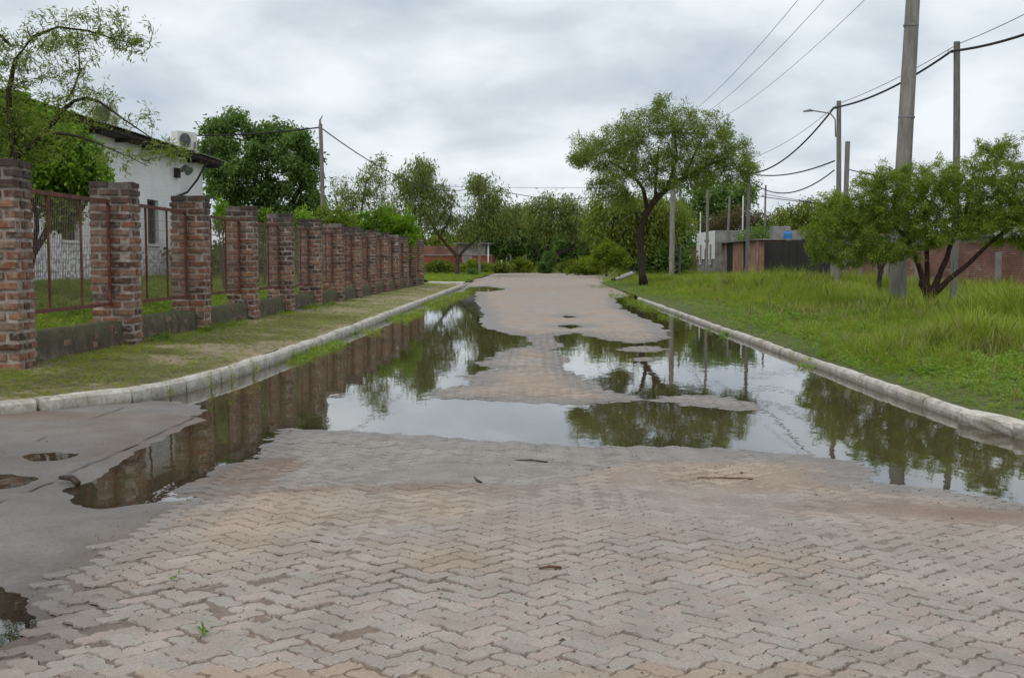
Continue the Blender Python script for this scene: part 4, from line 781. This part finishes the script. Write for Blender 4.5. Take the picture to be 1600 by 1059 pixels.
# forked tree at the end of the fence
tree('forked_tree', (-6.2, 90, .2), [[(0, 0, 0, .22), (0, 0, .8, .18), (.05, 0, 1.6, .17)], [(.05, 0, 1.5, .15), (-.6, 0, 2.3, .13), (-1.4, 0, 3.1, .12), (-2.0, 0, 4.2, .1), (-3.2, 0, 6.0, .05)], [(.05, 0, 1.5, .14), (.7, 0, 2.3, .12), (1.9, 0, 3.1, .11), (2.3, 0, 4.4, .09), (2.6, 0, 6.2, .05)], [(-1.4, 0, 3.1, .08), (-.6, 0, 4.5, .06), (-.4, 0, 5.6, .03)]],
     lob(715, 90, .2, [(655, 285, 42, 28), (640, 320, 42, 32), (690, 335, 38, 30), (668, 300, 40, 30), (770, 310, 28, 32), (760, 340, 42, 26), (795, 345, 32, 28), (735, 360, 40, 16), (662, 262, 20, 14), (745, 290, 20, 15), (620, 335, 18, 20)], 2.6),
     640, 30, .36, .08, M['lf_will'], M['bark2'], 'forked tree with drooping crown at the end of the brick fence', seed=14, droop=1.2, spread=.3, twr=1.3)
tree('slender_tree', (-10, 63, .3), [[(0, 0, 0, .12), (0, 0, 2, .1), (.3, 0, 4, .06), (.6, 0, 5.6, .03)], [(0, 0, 2, .08), (-.9, 0, 3.6, .05), (-1.2, 0, 4.8, .03)]],
     lob(557, 63, .3, [(535, 295, 18, 26), (585, 275, 20, 22), (560, 300, 24, 24), (590, 310, 22, 24), (540, 325, 24, 20), (598, 255, 6, 10)], 1.2), 230, 20, .2, .055, M['lf_olive'], M['bark2'], 'slender airy tree rising behind the brick fence', seed=15, spread=.16, droop=.5)
# leaning roadside tree on the right
tree('roadside_tree', (5.55, 57, .16), [[(0, 0, 0, .25), (-.12, 0, .8, .19), (-.3, 0, 3.3, .17), (.05, 0, 3.8, .17), (.55, 0, 4.4, .15), (1.15, 0, 5.0, .13), (2.0, 0, 5.5, .1), (2.9, 0, 6.0, .07), (4.2, 0, 6.4, .04)], [(.1, 0, 3.9, .11), (0, 0, 4.8, .09), (-.7, .3, 5.7, .06), (-1.8, .4, 6.3, .04)], [(.55, 0, 4.4, .1), (.6, .2, 5.6, .07), (.7, .2, 7.0, .04)], [(2.0, 0, 5.5, .08), (2.6, .3, 6.8, .05), (3.0, .3, 7.6, .03)], [(-.3, 0, 3.3, .1), (-.45, 0, 3.7, .08)], [(1.15, 0, 5., .07), (1.6, -.3, 6.4, .05), (1.4, -.4, 7.7, .03)]],
     lob(1005, 57, .16, [(925, 240, 32, 26), (965, 230, 45, 35), (1000, 205, 40, 30), (1045, 195, 40, 28), (1095, 210, 42, 30), (1130, 235, 38, 30), (1160, 265, 24, 26), (985, 265, 55, 28), (1060, 250, 55, 32), (950, 290, 32, 24), (1100, 275, 45, 20), (1035, 290, 40, 14), (905, 250, 18, 12), (970, 310, 20, 18), (1030, 168, 14, 10)], 2.2),
     1550, 40, .17, .038, M['lf_acacia'], M['bark'], 'leaning dark trunked tree with broad feathery crown beside the road', seed=16, spread=.13, droop=-.15, twr=.7, along=1.0, scat=.42, spiky=.26)
# multi-stemmed thorn tree on the verge
tree('multi_stem_tree', (9.85, 28, .2), [[(0, 0, -.05, .19), (-.02, 0, .3, .16), (0, 0, .52, .14)], [(-.03, 0, .4, .10), (-.27, 0, .8, .075), (-.40, 0, 1.4, .058), (-.8, .1, 2.0, .05), (-1.6, .2, 2.6, .03)], [(0, 0, .4, .10), (.2, 0, .85, .07), (.40, 0, 1.5, .055), (.8, .1, 2.3, .045), (1.0, .1, 3.2, .025)], [(.05, 0, .4, .10), (.42, -.1, .78, .065), (1.05, -.12, 1.3, .05), (1.3, -.1, 1.62, .045), (1.85, 0, 1.98, .04), (2.4, 0, 2.6, .03)], [(-.1, .1, .3, .08), (-.05, .2, 1.2, .06), (-.1, .3, 2.3, .04), (-.3, .3, 3.2, .02)], [(-.08, -.06, .35, .12), (-.24, -.08, .62, .10), (-.28, -.08, .74, .06)], [(1.85, 0, 1.95, .04), (1.9, .1, 2.6, .03), (2.1, .1, 3.3, .02)]],
     lob(1450, 28, .2, [(1290, 355, 34, 22), (1330, 320, 45, 34), (1385, 300, 45, 35), (1430, 285, 45, 32), (1490, 275, 50, 34), (1550, 265, 42, 34), (1595, 290, 40, 40), (1560, 320, 50, 32), (1340, 360, 55, 25), (1420, 345, 60, 28), (1500, 335, 55, 26), (1380, 385, 40, 14), (1275, 385, 14, 10), (1540, 235, 22, 16), (1640, 320, 30, 50), (1600, 350, 40, 20), (1310, 385, 45, 16), (1360, 400, 30, 14), (1440, 375, 45, 14), (1300, 330, 30, 25), (1460, 310, 50, 30), (1520, 300, 50, 30), (1390, 330, 60, 30), (1360, 285, 35, 22), (1480, 360, 60, 22), (1550, 350, 50, 18), (1270, 365, 22, 14), (1330, 405, 35, 14), (1400, 400, 35, 12), (1280, 395, 22, 14), (1580, 375, 40, 14)], 1.15),
     2500, 46, .078, .021, M['lf_shrub'], M['redbark'], 'wide thorny tree with several red brown stems on the grassy verge', seed=17, spread=.05, droop=-.05, twr=.45, along=1.1, scat=.42, spiky=.28)
tree('small_tree', (11.9, 39, .2), [[(0, 0, 0, .09), (.05, 0, .9, .08), (-.2, 0, 1.7, .06), (-.5, 0, 2.4, .03)], [(.05, 0, .9, .06), (.5, 0, 1.6, .05), (.8, 0, 2.3, .03)]], [(0, 0, 2.6, 1.1, .8, .5), (.9, 0, 2.6, .8, .8, .5)], 120, 20, .12, .035, M['lf_olive'], M['bark'], 'small dark stemmed tree between the thorn tree and brick wall', seed=18, spread=.14)
# far trees
def far_tree(name, px, Y, L_, lmat, label, n=260, nl=26, ll=.34, lw=.13, seed=0, droop=.3, bm='bark', ry=2.2, trunk=None, zb=.25, sp=None, group='trees around the end of the street', tb=0.):
    x = (px - 835) * Y / 1750.; lo = lob(px, Y, zb, L_, ry); ce = np.mean([l[:3] for l in lo], 0)
    limbs = trunk or [[(0, 0, 0, .18), (.1, 0, ce[2] * .5, .14), (ce[0] * .5, 0, ce[2] * .9, .08)]] + [[(.1, 0, ce[2] * .4, .09), (l[0] * .6, 0, l[2] * .8, .06), (l[0], 0, l[2], .03)] for l in lo[:4]]
    tree(name, (x, Y, zb), limbs, lo, n, nl, ll, lw, lmat, M[bm], label, group=group, seed=seed, droop=droop, spread=sp or .3, twr=1.2, tone_bias=tb)
far_tree('spreading_tree', 857, 112, [(835, 335, 26, 26), (870, 322, 32, 20), (905, 335, 30, 24), (885, 350, 34, 20), (845, 360, 24, 18), (915, 365, 24, 18)], M['lf_will'], 'spreading pale tree with twisted limbs at the road end', 360, 26, .42, .1, 21, .8, trunk=[[(-.3, 0, 0, .3), (-.6, 0, 1.2, .22), (-.2, 0, 2.2, .18), (.2, 0, 3.4, .12)], [(-.5, 0, 1.2, .18), (1.2, 0, 2.0, .15), (3.2, 0, 2.6, .1), (4.2, 0, 3.6, .06)], [(-.6, 0, 1.2, .14), (-1.6, 0, 3., .1), (-1.8, 0, 4.8, .05)]])
far_tree('dark_tree', 805, 122, [(770, 365, 24, 26), (805, 350, 34, 28), (840, 370, 30, 30), (790, 385, 40, 22), (830, 395, 40, 18)], M['lf_dark'], 'dark rounded tree beside the red house', 300, 34, .42, .2, 22, bm='bark2')
far_tree('dark_tree', 905, 128, [(880, 380, 36, 28), (920, 370, 36, 35), (950, 385, 30, 30), (900, 400, 50, 20)], M['lf_dark'], 'dark tree closing the end of the road', 300, 34, .42, .2, 23, bm='bark2')
far_tree('yellow_green_tree', 985, 88, [(945, 340, 34, 32), (985, 330, 42, 30), (1030, 335, 40, 30), (960, 370, 40, 26), (1010, 365, 42, 28), (1055, 355, 26, 32), (930, 365, 20, 22)], M['lf_olive'], 'drooping yellow green tree behind the leaning roadside tree', 480, 32, .34, .11, 24, 1.0, ry=2.4)
far_tree('dark_tree', 1030, 98, [(1000, 385, 40, 30), (1040, 375, 40, 36), (1060, 390, 18, 28), (1030, 345, 40, 30), (1020, 410, 60, 16)], M['lf_dark'], 'dark thicket tree behind the leaning roadside tree', 420, 36, .36, .17, 25)
far_tree('green_tree', 1110, 122, [(1080, 320, 30, 25), (1110, 305, 34, 24), (1140, 320, 30, 26), (1110, 345, 50, 25), (1160, 305, 20, 20)], M['lf_dark'], 'green tree rising behind the white fronted building', 340, 32, .4, .18, 26, tb=.15)
far_tree('brownish_tree', 1140, 118, [(1120, 355, 30, 18), (1155, 345, 34, 24), (1185, 355, 26, 20)], M['lf_brown'], 'brownish dry tree behind the orange brick shed', 240, 26, .34, .12, 27, bm='bark2')
far_tree('yard_tree', 1180, 99, [(1170, 372, 20, 14), (1190, 366, 20, 12), (1202, 378, 14, 10)], M['lf_dark'], 'small dark tree overhanging the orange brick shed roof', 120, 22, .26, .1, 28, zb=.3)
far_tree('yard_tree', 1250, 112, [(1225, 345, 26, 20), (1260, 338, 32, 24), (1290, 345, 28, 24), (1245, 360, 36, 16)], M['lf_olive'], 'olive green tree behind the dark sheet fence', 280, 26, .36, .15, 29)
far_tree('yard_tree', 1340, 95, [(1310, 350, 26, 26), (1350, 345, 34, 24), (1390, 355, 30, 22)], M['lf_olive'], 'bushy tree behind the brick yard wall', 240, 26, .34, .15, 30)
far_tree('yard_tree', 1560, 80, [(1520, 345, 30, 24), (1570, 350, 34, 20), (1620, 340, 34, 30)], M['lf_olive'], 'leafy tree behind the pale roofed shed', 220, 26, .3, .13, 31)
for k, (px, Yd, w_, h_, lm, lab) in enumerate([(480, 130, 60, 30, 'lf_dark', 'far dark tree behind the dense tree'), (560, 140, 60, 26, 'lf_dark', 'far dark tree behind the slender tree'), (640, 145, 60, 30, 'lf_olive', 'far olive tree behind the lime hedge'), (700, 150, 50, 32, 'lf_dark', 'far dark tree behind the red house'), (1220, 150, 70, 28, 'lf_dark', 'far dark tree beyond the blue tank'), (1430, 150, 90, 30, 'lf_dark', 'far dark tree beyond the brick yard wall'), (980, 150, 60, 40, 'lf_dark', 'far dark tree beyond the road end'), (845, 150, 60, 70, 'lf_olive', 'tall olive tree behind the spreading tree'), (765, 140, 40, 62, 'lf_will', 'tall pale tree behind the forked tree')]):
    far_tree('distant_tree', px, Yd, [(px - w_ * .6, 390, w_ * .6, h_ * .7), (px, 385, w_ * .7, h_), (px + w_ * .6, 390, w_ * .6, h_ * .7), (px, 402, w_, h_ * .5)], M[lm], lab, 240, 30, .6, .3, 50 + k)
# shrubs
def shrub(name, x, y, zb, lo, lm, lab, n=120, nl=26, ll=.12, lw=.05, seed=0, spread=.09, droop=-.2, group=None, cat='shrub', sr=1., tw=.5):
    tree(name, (x, y, zb), [[(0, 0, 0, .03 * sr), (l[0] * .6, l[1] * .6, l[2] * .7, .018 * sr), (l[0], l[1], l[2], .008 * sr)] for l in lo], lo, n, nl, ll, lw, lm, M['bark2'], lab, cat, group, seed=seed, spread=spread, droop=droop, twr=tw, trunkname='stems')
shrub('lime_hedge_shrub', -7.0, 50, .5, [(-1.0, 0, 2.35, 1.0, .6, .75), (.2, 0, 2.55, 1.05, .6, .75), (1.15, 0, 2.2, .75, .6, .7), (-.3, 0, 1.5, 1.5, .5, .9)], M['lf_lime'], 'bright lime green hedge shrub behind the last brick pillars', 460, 40, .17, .055, 41)
shrub('yard_shrub', -8.3, 43.5, .6, [(-.5, 0, 2.1, .8, .6, .6), (.4, 0, 2.4, .7, .6, .6), (1.0, 0, 2.0, .5, .5, .5)], M['lf_shrub'], 'green shrub at the foot of the bent tip pole', 220, 30, .15, .06, 42)
shrub('yard_shrub', -8.2, 37, .6, [(-.4, 0, 1.8, .7, .6, .5), (.4, 0, 2.0, .6, .6, .4)], M['lf_citrus'], 'leafy shrub behind the middle brick pillars', 160, 30, .14, .06, 43)
shrub('young_plant', -7.4, 26.6, .6, [(0, 0, 1.85, .14, .14, .35), (.12, 0, 1.6, .16, .15, .3), (-.12, 0, 1.7, .12, .12, .3)], M['lf_lime'], 'young upright lime plant beside the white house corner', 46, 20, .16, .035, 44, .05, -1.2)
shrub('young_plant', -7.6, 31.4, .6, [(0, 0, 1.8, .25, .2, .4), (.2, 0, 1.6, .2, .2, .3)], M['lf_citrus'], 'small leafy plant between two middle pillars', 60, 22, .14, .05, 45, .06, -.8)
shrub('yellow_bush', 5.35, 84, .25, [(-.6, 0, 1.2, 1.2, .8, .7), (.6, 0, 1.5, 1.1, .8, .8), (0, 0, 2.1, .9, .8, .6), (1.3, 0, 1.1, .8, .8, .6)], M['lf_yel'], 'yellow green bush on the verge past the roadside tree', 240, 30, .2, .07, 46)
for k_s, (xs_, ys_, h_s, lm_, lab_) in enumerate([(-5.6, 104, 1.1, 'lf_yel', 'yellowish bush in front of the red house'), (-3.4, 110, 1.0, 'lf_olive', 'olive bush beside the road end posts'), (-1.6, 113, 1.3, 'lf_yel', 'light green bush right of the road end posts'), (3.6, 112, 1.2, 'lf_olive', 'low olive bush past the spreading tree'), (5.6, 106, 1.8, 'lf_yel', 'tall light green bush along the right road edge'), (4.4, 96, 1.0, 'lf_yel', 'low light bush on the right road edge before the far bend'), (-8.5, 100, 1.2, 'lf_olive', 'rounded bush behind the forked tree')]):
    shrub('roadside_bush', xs_, ys_, .2, [(-.7, 0, h_s * .4, .9, .7, h_s * .4), (.6, 0, h_s * .45, 1.0, .7, h_s * .45), (0, 0, h_s * .7, .8, .7, h_s * .4)], M[lm_], lab_, 150, 24, .24, .09, 80 + k_s, .14, group='bushes around the road end')
shrub('ivy_stump', 1.2, 109, .2, [(0, 0, .7, 1.0, .6, .7), (.3, 0, 1.5, .7, .5, .7)], M['lf_dark'], 'dark ivy clad base of the spreading tree', 160, 26, .2, .1, 47)
shrub('verge_bush', -4.9, 88, .2, [(0, 0, .3, .45, .4, .3)], M['lf_dark'], 'small dark tuft beside the forked tree', 60, 20, .12, .05, 48)
shrub('dark_hedge', -9.1, 30, .8, [(0, 0, .5, .5, 1.6, .5), (-.2, 3., .6, .5, 1.8, .55), (-.3, 7., .7, .6, 2.4, .6), (-.3, 11., .7, .6, 2.4, .6), (-.3, 16., .8, .6, 3., .7)], M['lf_dark'], 'long dark hedge inside the yard behind the brick fence', 420, 34, .14, .07, 49)
# fallen log
e = empty('fallen_log', (5.1, 68, .3), 'bleached fallen log with broken branch stubs on the verge', 'log')
MB().tube([(4.9, 68, .30), (5.2, 68.1, .38), (5.6, 68.3, .52), (6.1, 68.5, .72)], [.09, .13, .15, .13], 10).build('trunk', M['log'], e, smooth=True)
MB().tube([(5.15, 68.05, .38), (5.12, 68, .7)], [.05, .02], 6).build('stub', M['bark'], e); MB().tube([(5.9, 68.4, .62), (6.2, 68.3, 1.05)], [.06, .02], 6).build('stub', M['bark'], e); MB().tube([(4.9, 68, .3), (4.65, 68.1, .28)], [.09, .05], 8).build('stub', M['bark'], e)
# grass tufts: clump meshes instanced on points
def tuft(kind, seed):
    r = np.random.default_rng(seed); nb = dict(fine=22, tall=26, weed=14, seed=7, short=20, straw=16)[kind]; V, Fc, tn = [], [], []
    for _ in range(nb):
        az = r.uniform(0, 2 * math.pi); rad = r.uniform(0, .5) ** 1 * (.12 if kind != 'seed' else .08); p = np.array((rad * math.cos(az), rad * math.sin(az), -.02)); a2 = az + r.normal(0, .6); out = np.array((math.cos(a2), math.sin(a2), 0)); sd = np.array((-math.sin(a2), math.cos(a2), 0)); t_ = r.uniform(.2, .9)
        if kind in ('fine', 'tall', 'short', 'seed'):
            H_ = dict(fine=.2, tall=.42, short=.09, seed=.5)[kind] * r.uniform(.55, 1.15); bend = r.uniform(.15, .7) * H_; w_ = dict(fine=.007, tall=.009, short=.006, seed=.005)[kind]
            b0 = len(V); m = 4
            for k in range(m):
                s = k / (m - 1); q = p + out * bend * s ** 1.8 + np.array((0, 0, H_ * (s - .18 * s * s))); ww = w_ * (1 - s * .85) / 2 if not (kind == 'seed' and k == m - 2) else .012; V += [q - sd * ww, q + sd * ww]
            for k in range(m - 1): Fc.append((b0 + 2 * k, b0 + 2 * k + 1, b0 + 2 * k + 3, b0 + 2 * k + 2))
            tn += [t_] * (2 * m)
        elif kind == 'weed':
            L_ = r.uniform(.06, .12); z0 = r.uniform(.02, .17); q = p + np.array((0, 0, z0)) + out * r.uniform(0, .05); up = np.array((0, 0, r.uniform(-.1, .6))); d = out + up; d /= np.linalg.norm(d); w_ = L_ * r.uniform(.4, .6); b0 = len(V)
            V += [q, q + d * L_ * .45 + sd * w_ / 2, q + d * L_, q + d * L_ * .45 - sd * w_ / 2]; Fc.append((b0, b0 + 1, b0 + 2, b0 + 3)); tn += [t_] * 4
        else:
            L_ = r.uniform(.03, .1); q = np.array((r.uniform(-.15, .15), r.uniform(-.15, .15), r.uniform(.002, .014))); d = out + np.array((0, 0, r.uniform(-.08, .12))); b0 = len(V); V += [q - sd * .0025, q + sd * .0025, q + d * L_ + sd * .0012, q + d * L_ - sd * .0012]; Fc.append((b0, b0 + 1, b0 + 2, b0 + 3)); tn += [t_] * 4
    return mesh_np('tuft_' + kind, np.array(V), np.array(Fc), False, {'tone': ('POINT', 'FLOAT', np.array(tn))})
def scatter(name, kinds, P, idx, scl, mats, kind='stuff', tilt=.15, parent=None):
    src = bpy.data.collections.new(name + '_tufts')
    for k, (q, mt) in enumerate(zip(kinds, mats)):
        me = tuft(q, 100 + k); me.materials.append(mt); o = bpy.data.objects.new(f'{k:02d}_{name}_tuft', me); src.objects.link(o)
    n = len(P); me = bpy.data.meshes.new(name); me.vertices.add(n); me.vertices.foreach_set('co', np.ascontiguousarray(P, np.float32).ravel())
    a = me.attributes.new('idx', 'INT', 'POINT'); a.data.foreach_set('value', np.ascontiguousarray(idx, np.int32))
    a = me.attributes.new('scl', 'FLOAT', 'POINT'); a.data.foreach_set('value', np.ascontiguousarray(scl, np.float32))
    rv = np.stack([rng.normal(0, tilt, n), rng.normal(0, tilt, n), rng.uniform(0, 6.28, n)], -1); a = me.attributes.new('rot', 'FLOAT_VECTOR', 'POINT'); a.data.foreach_set('vector', rv.astype(np.float32).ravel())
    o = link(name, me, None, parent); g = bpy.data.node_groups.new(name, 'GeometryNodeTree'); g.interface.new_socket('Geometry', in_out='INPUT', socket_type='NodeSocketGeometry'); g.interface.new_socket('Geometry', in_out='OUTPUT', socket_type='NodeSocketGeometry')
    gi = g.nodes.new('NodeGroupInput'); go = g.nodes.new('NodeGroupOutput'); ip = g.nodes.new('GeometryNodeInstanceOnPoints'); ci = g.nodes.new('GeometryNodeCollectionInfo'); ci.inputs['Collection'].default_value = src; ci.inputs['Separate Children'].default_value = True; ci.inputs['Reset Children'].default_value = True
    def na(nm, ty): x = g.nodes.new('GeometryNodeInputNamedAttribute'); x.data_type = ty; x.inputs[0].default_value = nm; return [s for s in x.outputs if s.name == 'Attribute' and s.enabled][0]
    g.links.new(gi.outputs[0], ip.inputs['Points']); g.links.new(ci.outputs[0], ip.inputs['Instance']); ip.inputs['Pick Instance'].default_value = True
    g.links.new(na('idx', 'INT'), ip.inputs['Instance Index']); g.links.new(na('rot', 'FLOAT_VECTOR'), ip.inputs['Rotation']); g.links.new(na('scl', 'FLOAT'), ip.inputs['Scale']); g.links.new(ip.outputs[0], go.inputs[0])
    md = o.modifiers.new('scatter', 'NODES'); md.node_group = g
    return tag(o, kind=kind)
G = M['grass']
# right verge
def sample(n, x0, x1, y0, y1): return rng.uniform(x0, x1, n), rng.uniform(y0, y1, n)
parts = []
for n, x0, x1, y0, y1 in ((15000, 3.9, 9.5, 6.6, 16), (17000, 3.9, 16, 16, 30), (15000, 3.9, 17.8, 30, 55), (9000, 4.0, 17, 55, 110), (7000, 3.9, 8, 38, 80)): parts.append(np.stack(sample(n, x0, x1, y0, y1), -1))
P2 = np.concatenate(parts); x, y = P2.T; ok = x > np.where(y < 9.6, 3.97 + (9.6 - y) * .46, 3.9); x, y = x[ok], y[ok]
nn_ = fbm(x, y, .45, 200, 3); edge = np.clip((x - 3.9) / 3.2, 0, 1); u = rng.random(len(x))
tallp = np.clip((edge - .4) * 1.1 + (nn_ - .5) * 2.2, 0, .85); idx = np.where(u < tallp * .85, rng.integers(4, 7, len(x)), np.where(rng.random(len(x)) < .6, rng.integers(2, 4, len(x)), rng.integers(0, 2, len(x))))
sd2 = (rng.random(len(x)) < .06 * (.3 + edge) * (.4 + 1.6 * sstep(.45, .6, fbm(x, y, .4, 240, 2)))); idx[sd2] = 7
big_ = fbm(x, y, .33, 230, 3); scl = (.45 + .95 * rng.random(len(x)) ** 1.5) * (.5 + .55 * edge) * (1 + .9 * (nn_ - .5)) * (1 + .35 * sstep(14, 40, y)) * (1 + .95 * sstep(.50, .62, big_) * edge) * np.where(y > 28, .42, .74) * np.where(y > 50, .8, 1) * (1 + .45 * np.exp(-((x - 10.5) / 3) ** 2 - ((y - 43) / 5) ** 2)); ns = x - 3.9 < .5; scl[ns] *= .7; clr = np.exp(-((x - 9.8) / 2.6) ** 4 - ((y - 26) / 3.6) ** 4); scl *= 1 - .52 * clr; scl *= np.where((y > 16) & (y < 40), .88, 1)
# denser tall stand near the sheet fence
scatter('verge_grass', ['fine', 'fine', 'weed', 'weed', 'tall', 'tall', 'tall', 'seed'], np.stack([x, y, verge_z(x, y)], -1), idx, scl * 1.12, [G, G, M['weed'], M['weed'], G, G, G, M['seed']])
# yard lawn
parts = [np.stack(sample(n, x0, x1, y0, y1), -1) for n, x0, x1, y0, y1 in ((12000, -10, -5.95, 11, 34), (5000, -13, -5.95, 34, 60), (7000, -14, -3.3, 63, 112))]
P2 = np.concatenate(parts); x, y = P2.T; ok = x < np.where(y > 63, -3.95, -5.95); x, y = x[ok], y[ok]; idx = rng.integers(0, 5, len(x)); far_ = y > 62
scatter('yard_grass', ['short', 'fine', 'short', 'weed', 'fine'], np.stack([x, y, np.where(far_, .22, yard_z(x, y))], -1), idx, np.where(far_, 1.3, .75) * rng.uniform(.7, 1.3, len(x)), [G, G, G, M['weed'], G])
# clippings and low growth on the sidewalk
x, y = np.concatenate([np.stack(sample(n, -6., -3.6, a, c), 0) for n, a, c in ((9000, 9.2, 15), (9000, 15, 25), (8000, 25, 58))], 1); cl = fbm(x, y * .6, 1.1, 90, 4); ok = (x < kb(y) - .04) & (x < -3.6) & (rng.random(len(x)) < np.clip((cl - .25) * 4, .2, 1)) & (x > -5.6); x, y = x[ok], y[ok]
idx = np.where(rng.random(len(x)) < .5 + .3 * (x < -5.1), rng.integers(2, 4, len(x)), rng.integers(0, 2, len(x)))
scatter('sidewalk_clippings', ['straw', 'straw', 'short', 'short'], np.stack([x, y, walk_z(x, y) + .004], -1), idx, np.where(idx > 1, .5, 1.) * rng.uniform(.6, 1.2, len(x)), [M['straw'], M['straw'], G, G], tilt=.03)
# growth in the gutters and along the low walls
L1 = []
for n, x0, x1, y0, y1, z in ((260, -3.85, -3.35, 10.4, 11.6, 0), (60, -3.6, -3.3, 11.6, 13.5, -.02), (260, -3.5, -3.15, 15, 21, -.03), (420, -3.55, -2.9, 21, 34, -.02), (520, -3.65, -2.7, 34, 56, 0), (360, 3.15, 3.65, 24, 42, 0), (90, 3.5, 3.72, 12, 24, -.02), (260, 4.0, 4.6, 7.4, 9.4, .02), (300, -5.6, -5.3, 12, 30, .25), (400, 2.9, 4.6, 41, 62, .03), (250, -3.4, -2.4, 80, 112, .1)):
    a, c = sample(n, x0, x1, y0, y1); k = fbm(a, c, .5, 300, 2) > .42; L1.append(np.stack([a[k], c[k], np.full(k.sum(), z)], -1))
P3 = np.concatenate(L1); scatter('gutter_grass', ['fine', 'short', 'fine', 'weed'], P3, rng.integers(0, 4, len(P3)), rng.uniform(.4, .9, len(P3)), [G, G, G, M['weed']])
# weeds on the far road edge mass
x, y = sample(2600, -30, 34, 114, 140); scatter('far_grass_fringe', ['tall', 'weed', 'tall'], np.stack([x, y, np.full(len(x), .2)], -1), rng.integers(0, 3, len(x)), rng.uniform(1., 2.2, len(x)), [G, M['weed'], G])
# grit on the paving
n = 4200; x, y = sample(n, -4.2, 3.2, 3.3, 8.5); s_ = wsd(x, y); ok = (s_ < -.05) & (fbm(x, y, 1.2, 61, 3) > .44); x, y, s_ = x[ok], y[ok], s_[ok]
bmg = MB()
for a, c, z in zip(x, y, road_z(x, y, s_)):
    q = random.uniform(.0015, .0055); q = q * 2 if random.random() < .04 else q
    th = random.uniform(0, 3.1); V_ = [(a + q * math.cos(th + k * 1.57) * (1.5 if k % 2 else .8), c + q * math.sin(th + k * 1.57) * (1.5 if k % 2 else .8), z) for k in range(4)] + [(a, c, z + q * .9)]; bmg.add(V_, [(0, 1, 4), (1, 2, 4), (2, 3, 4), (3, 0, 4)])
tag(bmg.build('grit', simple('dark_grit', [(.3, (.045, .035, .028)), (.7, (.16, .12, .09))], 40, .95), road), kind='stuff')
# sticks and litter on the road
M['stick'] = simple('wet_stick', [(.3, (.03, .022, .017)), (.7, (.09, .06, .045))], 20, .8)
def stick(P, r, lab, mat=None):
    z = [float(road_z(np.array([p[0]]), np.array([p[1]]))[0]) for p in P]
    o = MB().tube([(p[0], p[1], zz_ + r * .9 + p[2]) for p, zz_ in zip(P, z)], [r * .6, r, r * .9, r * .4][:len(P)], 6).build('twig', mat or M['stick'], None, smooth=True); tag(o, lab, 'twig')
stick([(-.13, 7.62, 0), (-.02, 7.6, .003), (.09, 7.53, 0)], .006, 'thin dark twig on the grey silt near the water')
stick([(-.37, 6.83, .01), (-.35, 6.76, .004), (-.32, 6.71, 0)], .007, 'short bent twig at the brown edge of the silt')
stick([(1.03, 7.03, 0), (1.2, 7.01, .004), (1.38, 7.02, 0)], .005, 'long straight reddish twig on the dry paving', simple('red_twig', [(.3, (.10, .045, .025)), (.7, (.18, .09, .05))], 20, .8))
stick([(.02, 4.83, 0), (.07, 4.83, .006), (.12, 4.84, 0)], .007, 'small rusty brown curled leaf on the pavers', simple('dead_leaf', [(.3, (.10, .05, .03)), (.7, (.17, .09, .05))], 20, .8))
stick([(-3.0, 6.95, .01), (-2.9, 6.9, .02), (-2.84, 6.84, .005)], .022, 'dark clod of wet debris at the tail of the puddle')
stick([(-2.5, 7.95, 0), (-2.4, 8.1, .012), (-2.33, 8.2, 0)], .008, 'short dark stick poking from the water edge')
# single weeds rooted in the left gutter and in joints
for k, (x, y, z, h_, lab) in enumerate([(-3.62, 11.0, .0, .42, 'tall single weed growing against the left kerb'), (-3.47, 11.9, 0, .36, 'branching weed in the gutter past the tall one'), (-3.44, 12.6, 0, .3, 'small flowering weed in the flooded gutter'), (-3.42, 13.5, 0, .33, 'thin weed standing in gutter water by the kerb'), (4.05, 9.0, .05, .2, 'leafy green weed growing between broken kerb pieces')]):
    shrub('weed', x, y, z - .02, [(0, 0, h_ * .5, .03, .03, h_ * .45), (.02, 0, h_ * .25, .05, .05, h_ * .2)] if k < 4 else [(0, 0, .12, .14, .14, .1)], M['grass'] if k < 4 else M['weed'], lab, 14, 8, .045 if k < 4 else .055, .008 if k < 4 else .04, 60 + k, .02, -.6, cat='weed', group='weeds along the kerbs', sr=.12, tw=.12)
for k, (x, y, lab) in enumerate([(-1.21, 3.98, 'yellowish weed sprouting between worn pavers'), (-1.52, 4.62, 'tiny green weed in a paver joint')]):
    shrub('joint_weed', x, y, .05, [(0, 0, .012, .03, .03, .012)], M['weed'], lab, 8, 8, .022, .01, 70 + k, .008, -.2, cat='weed', sr=.05, tw=.08)
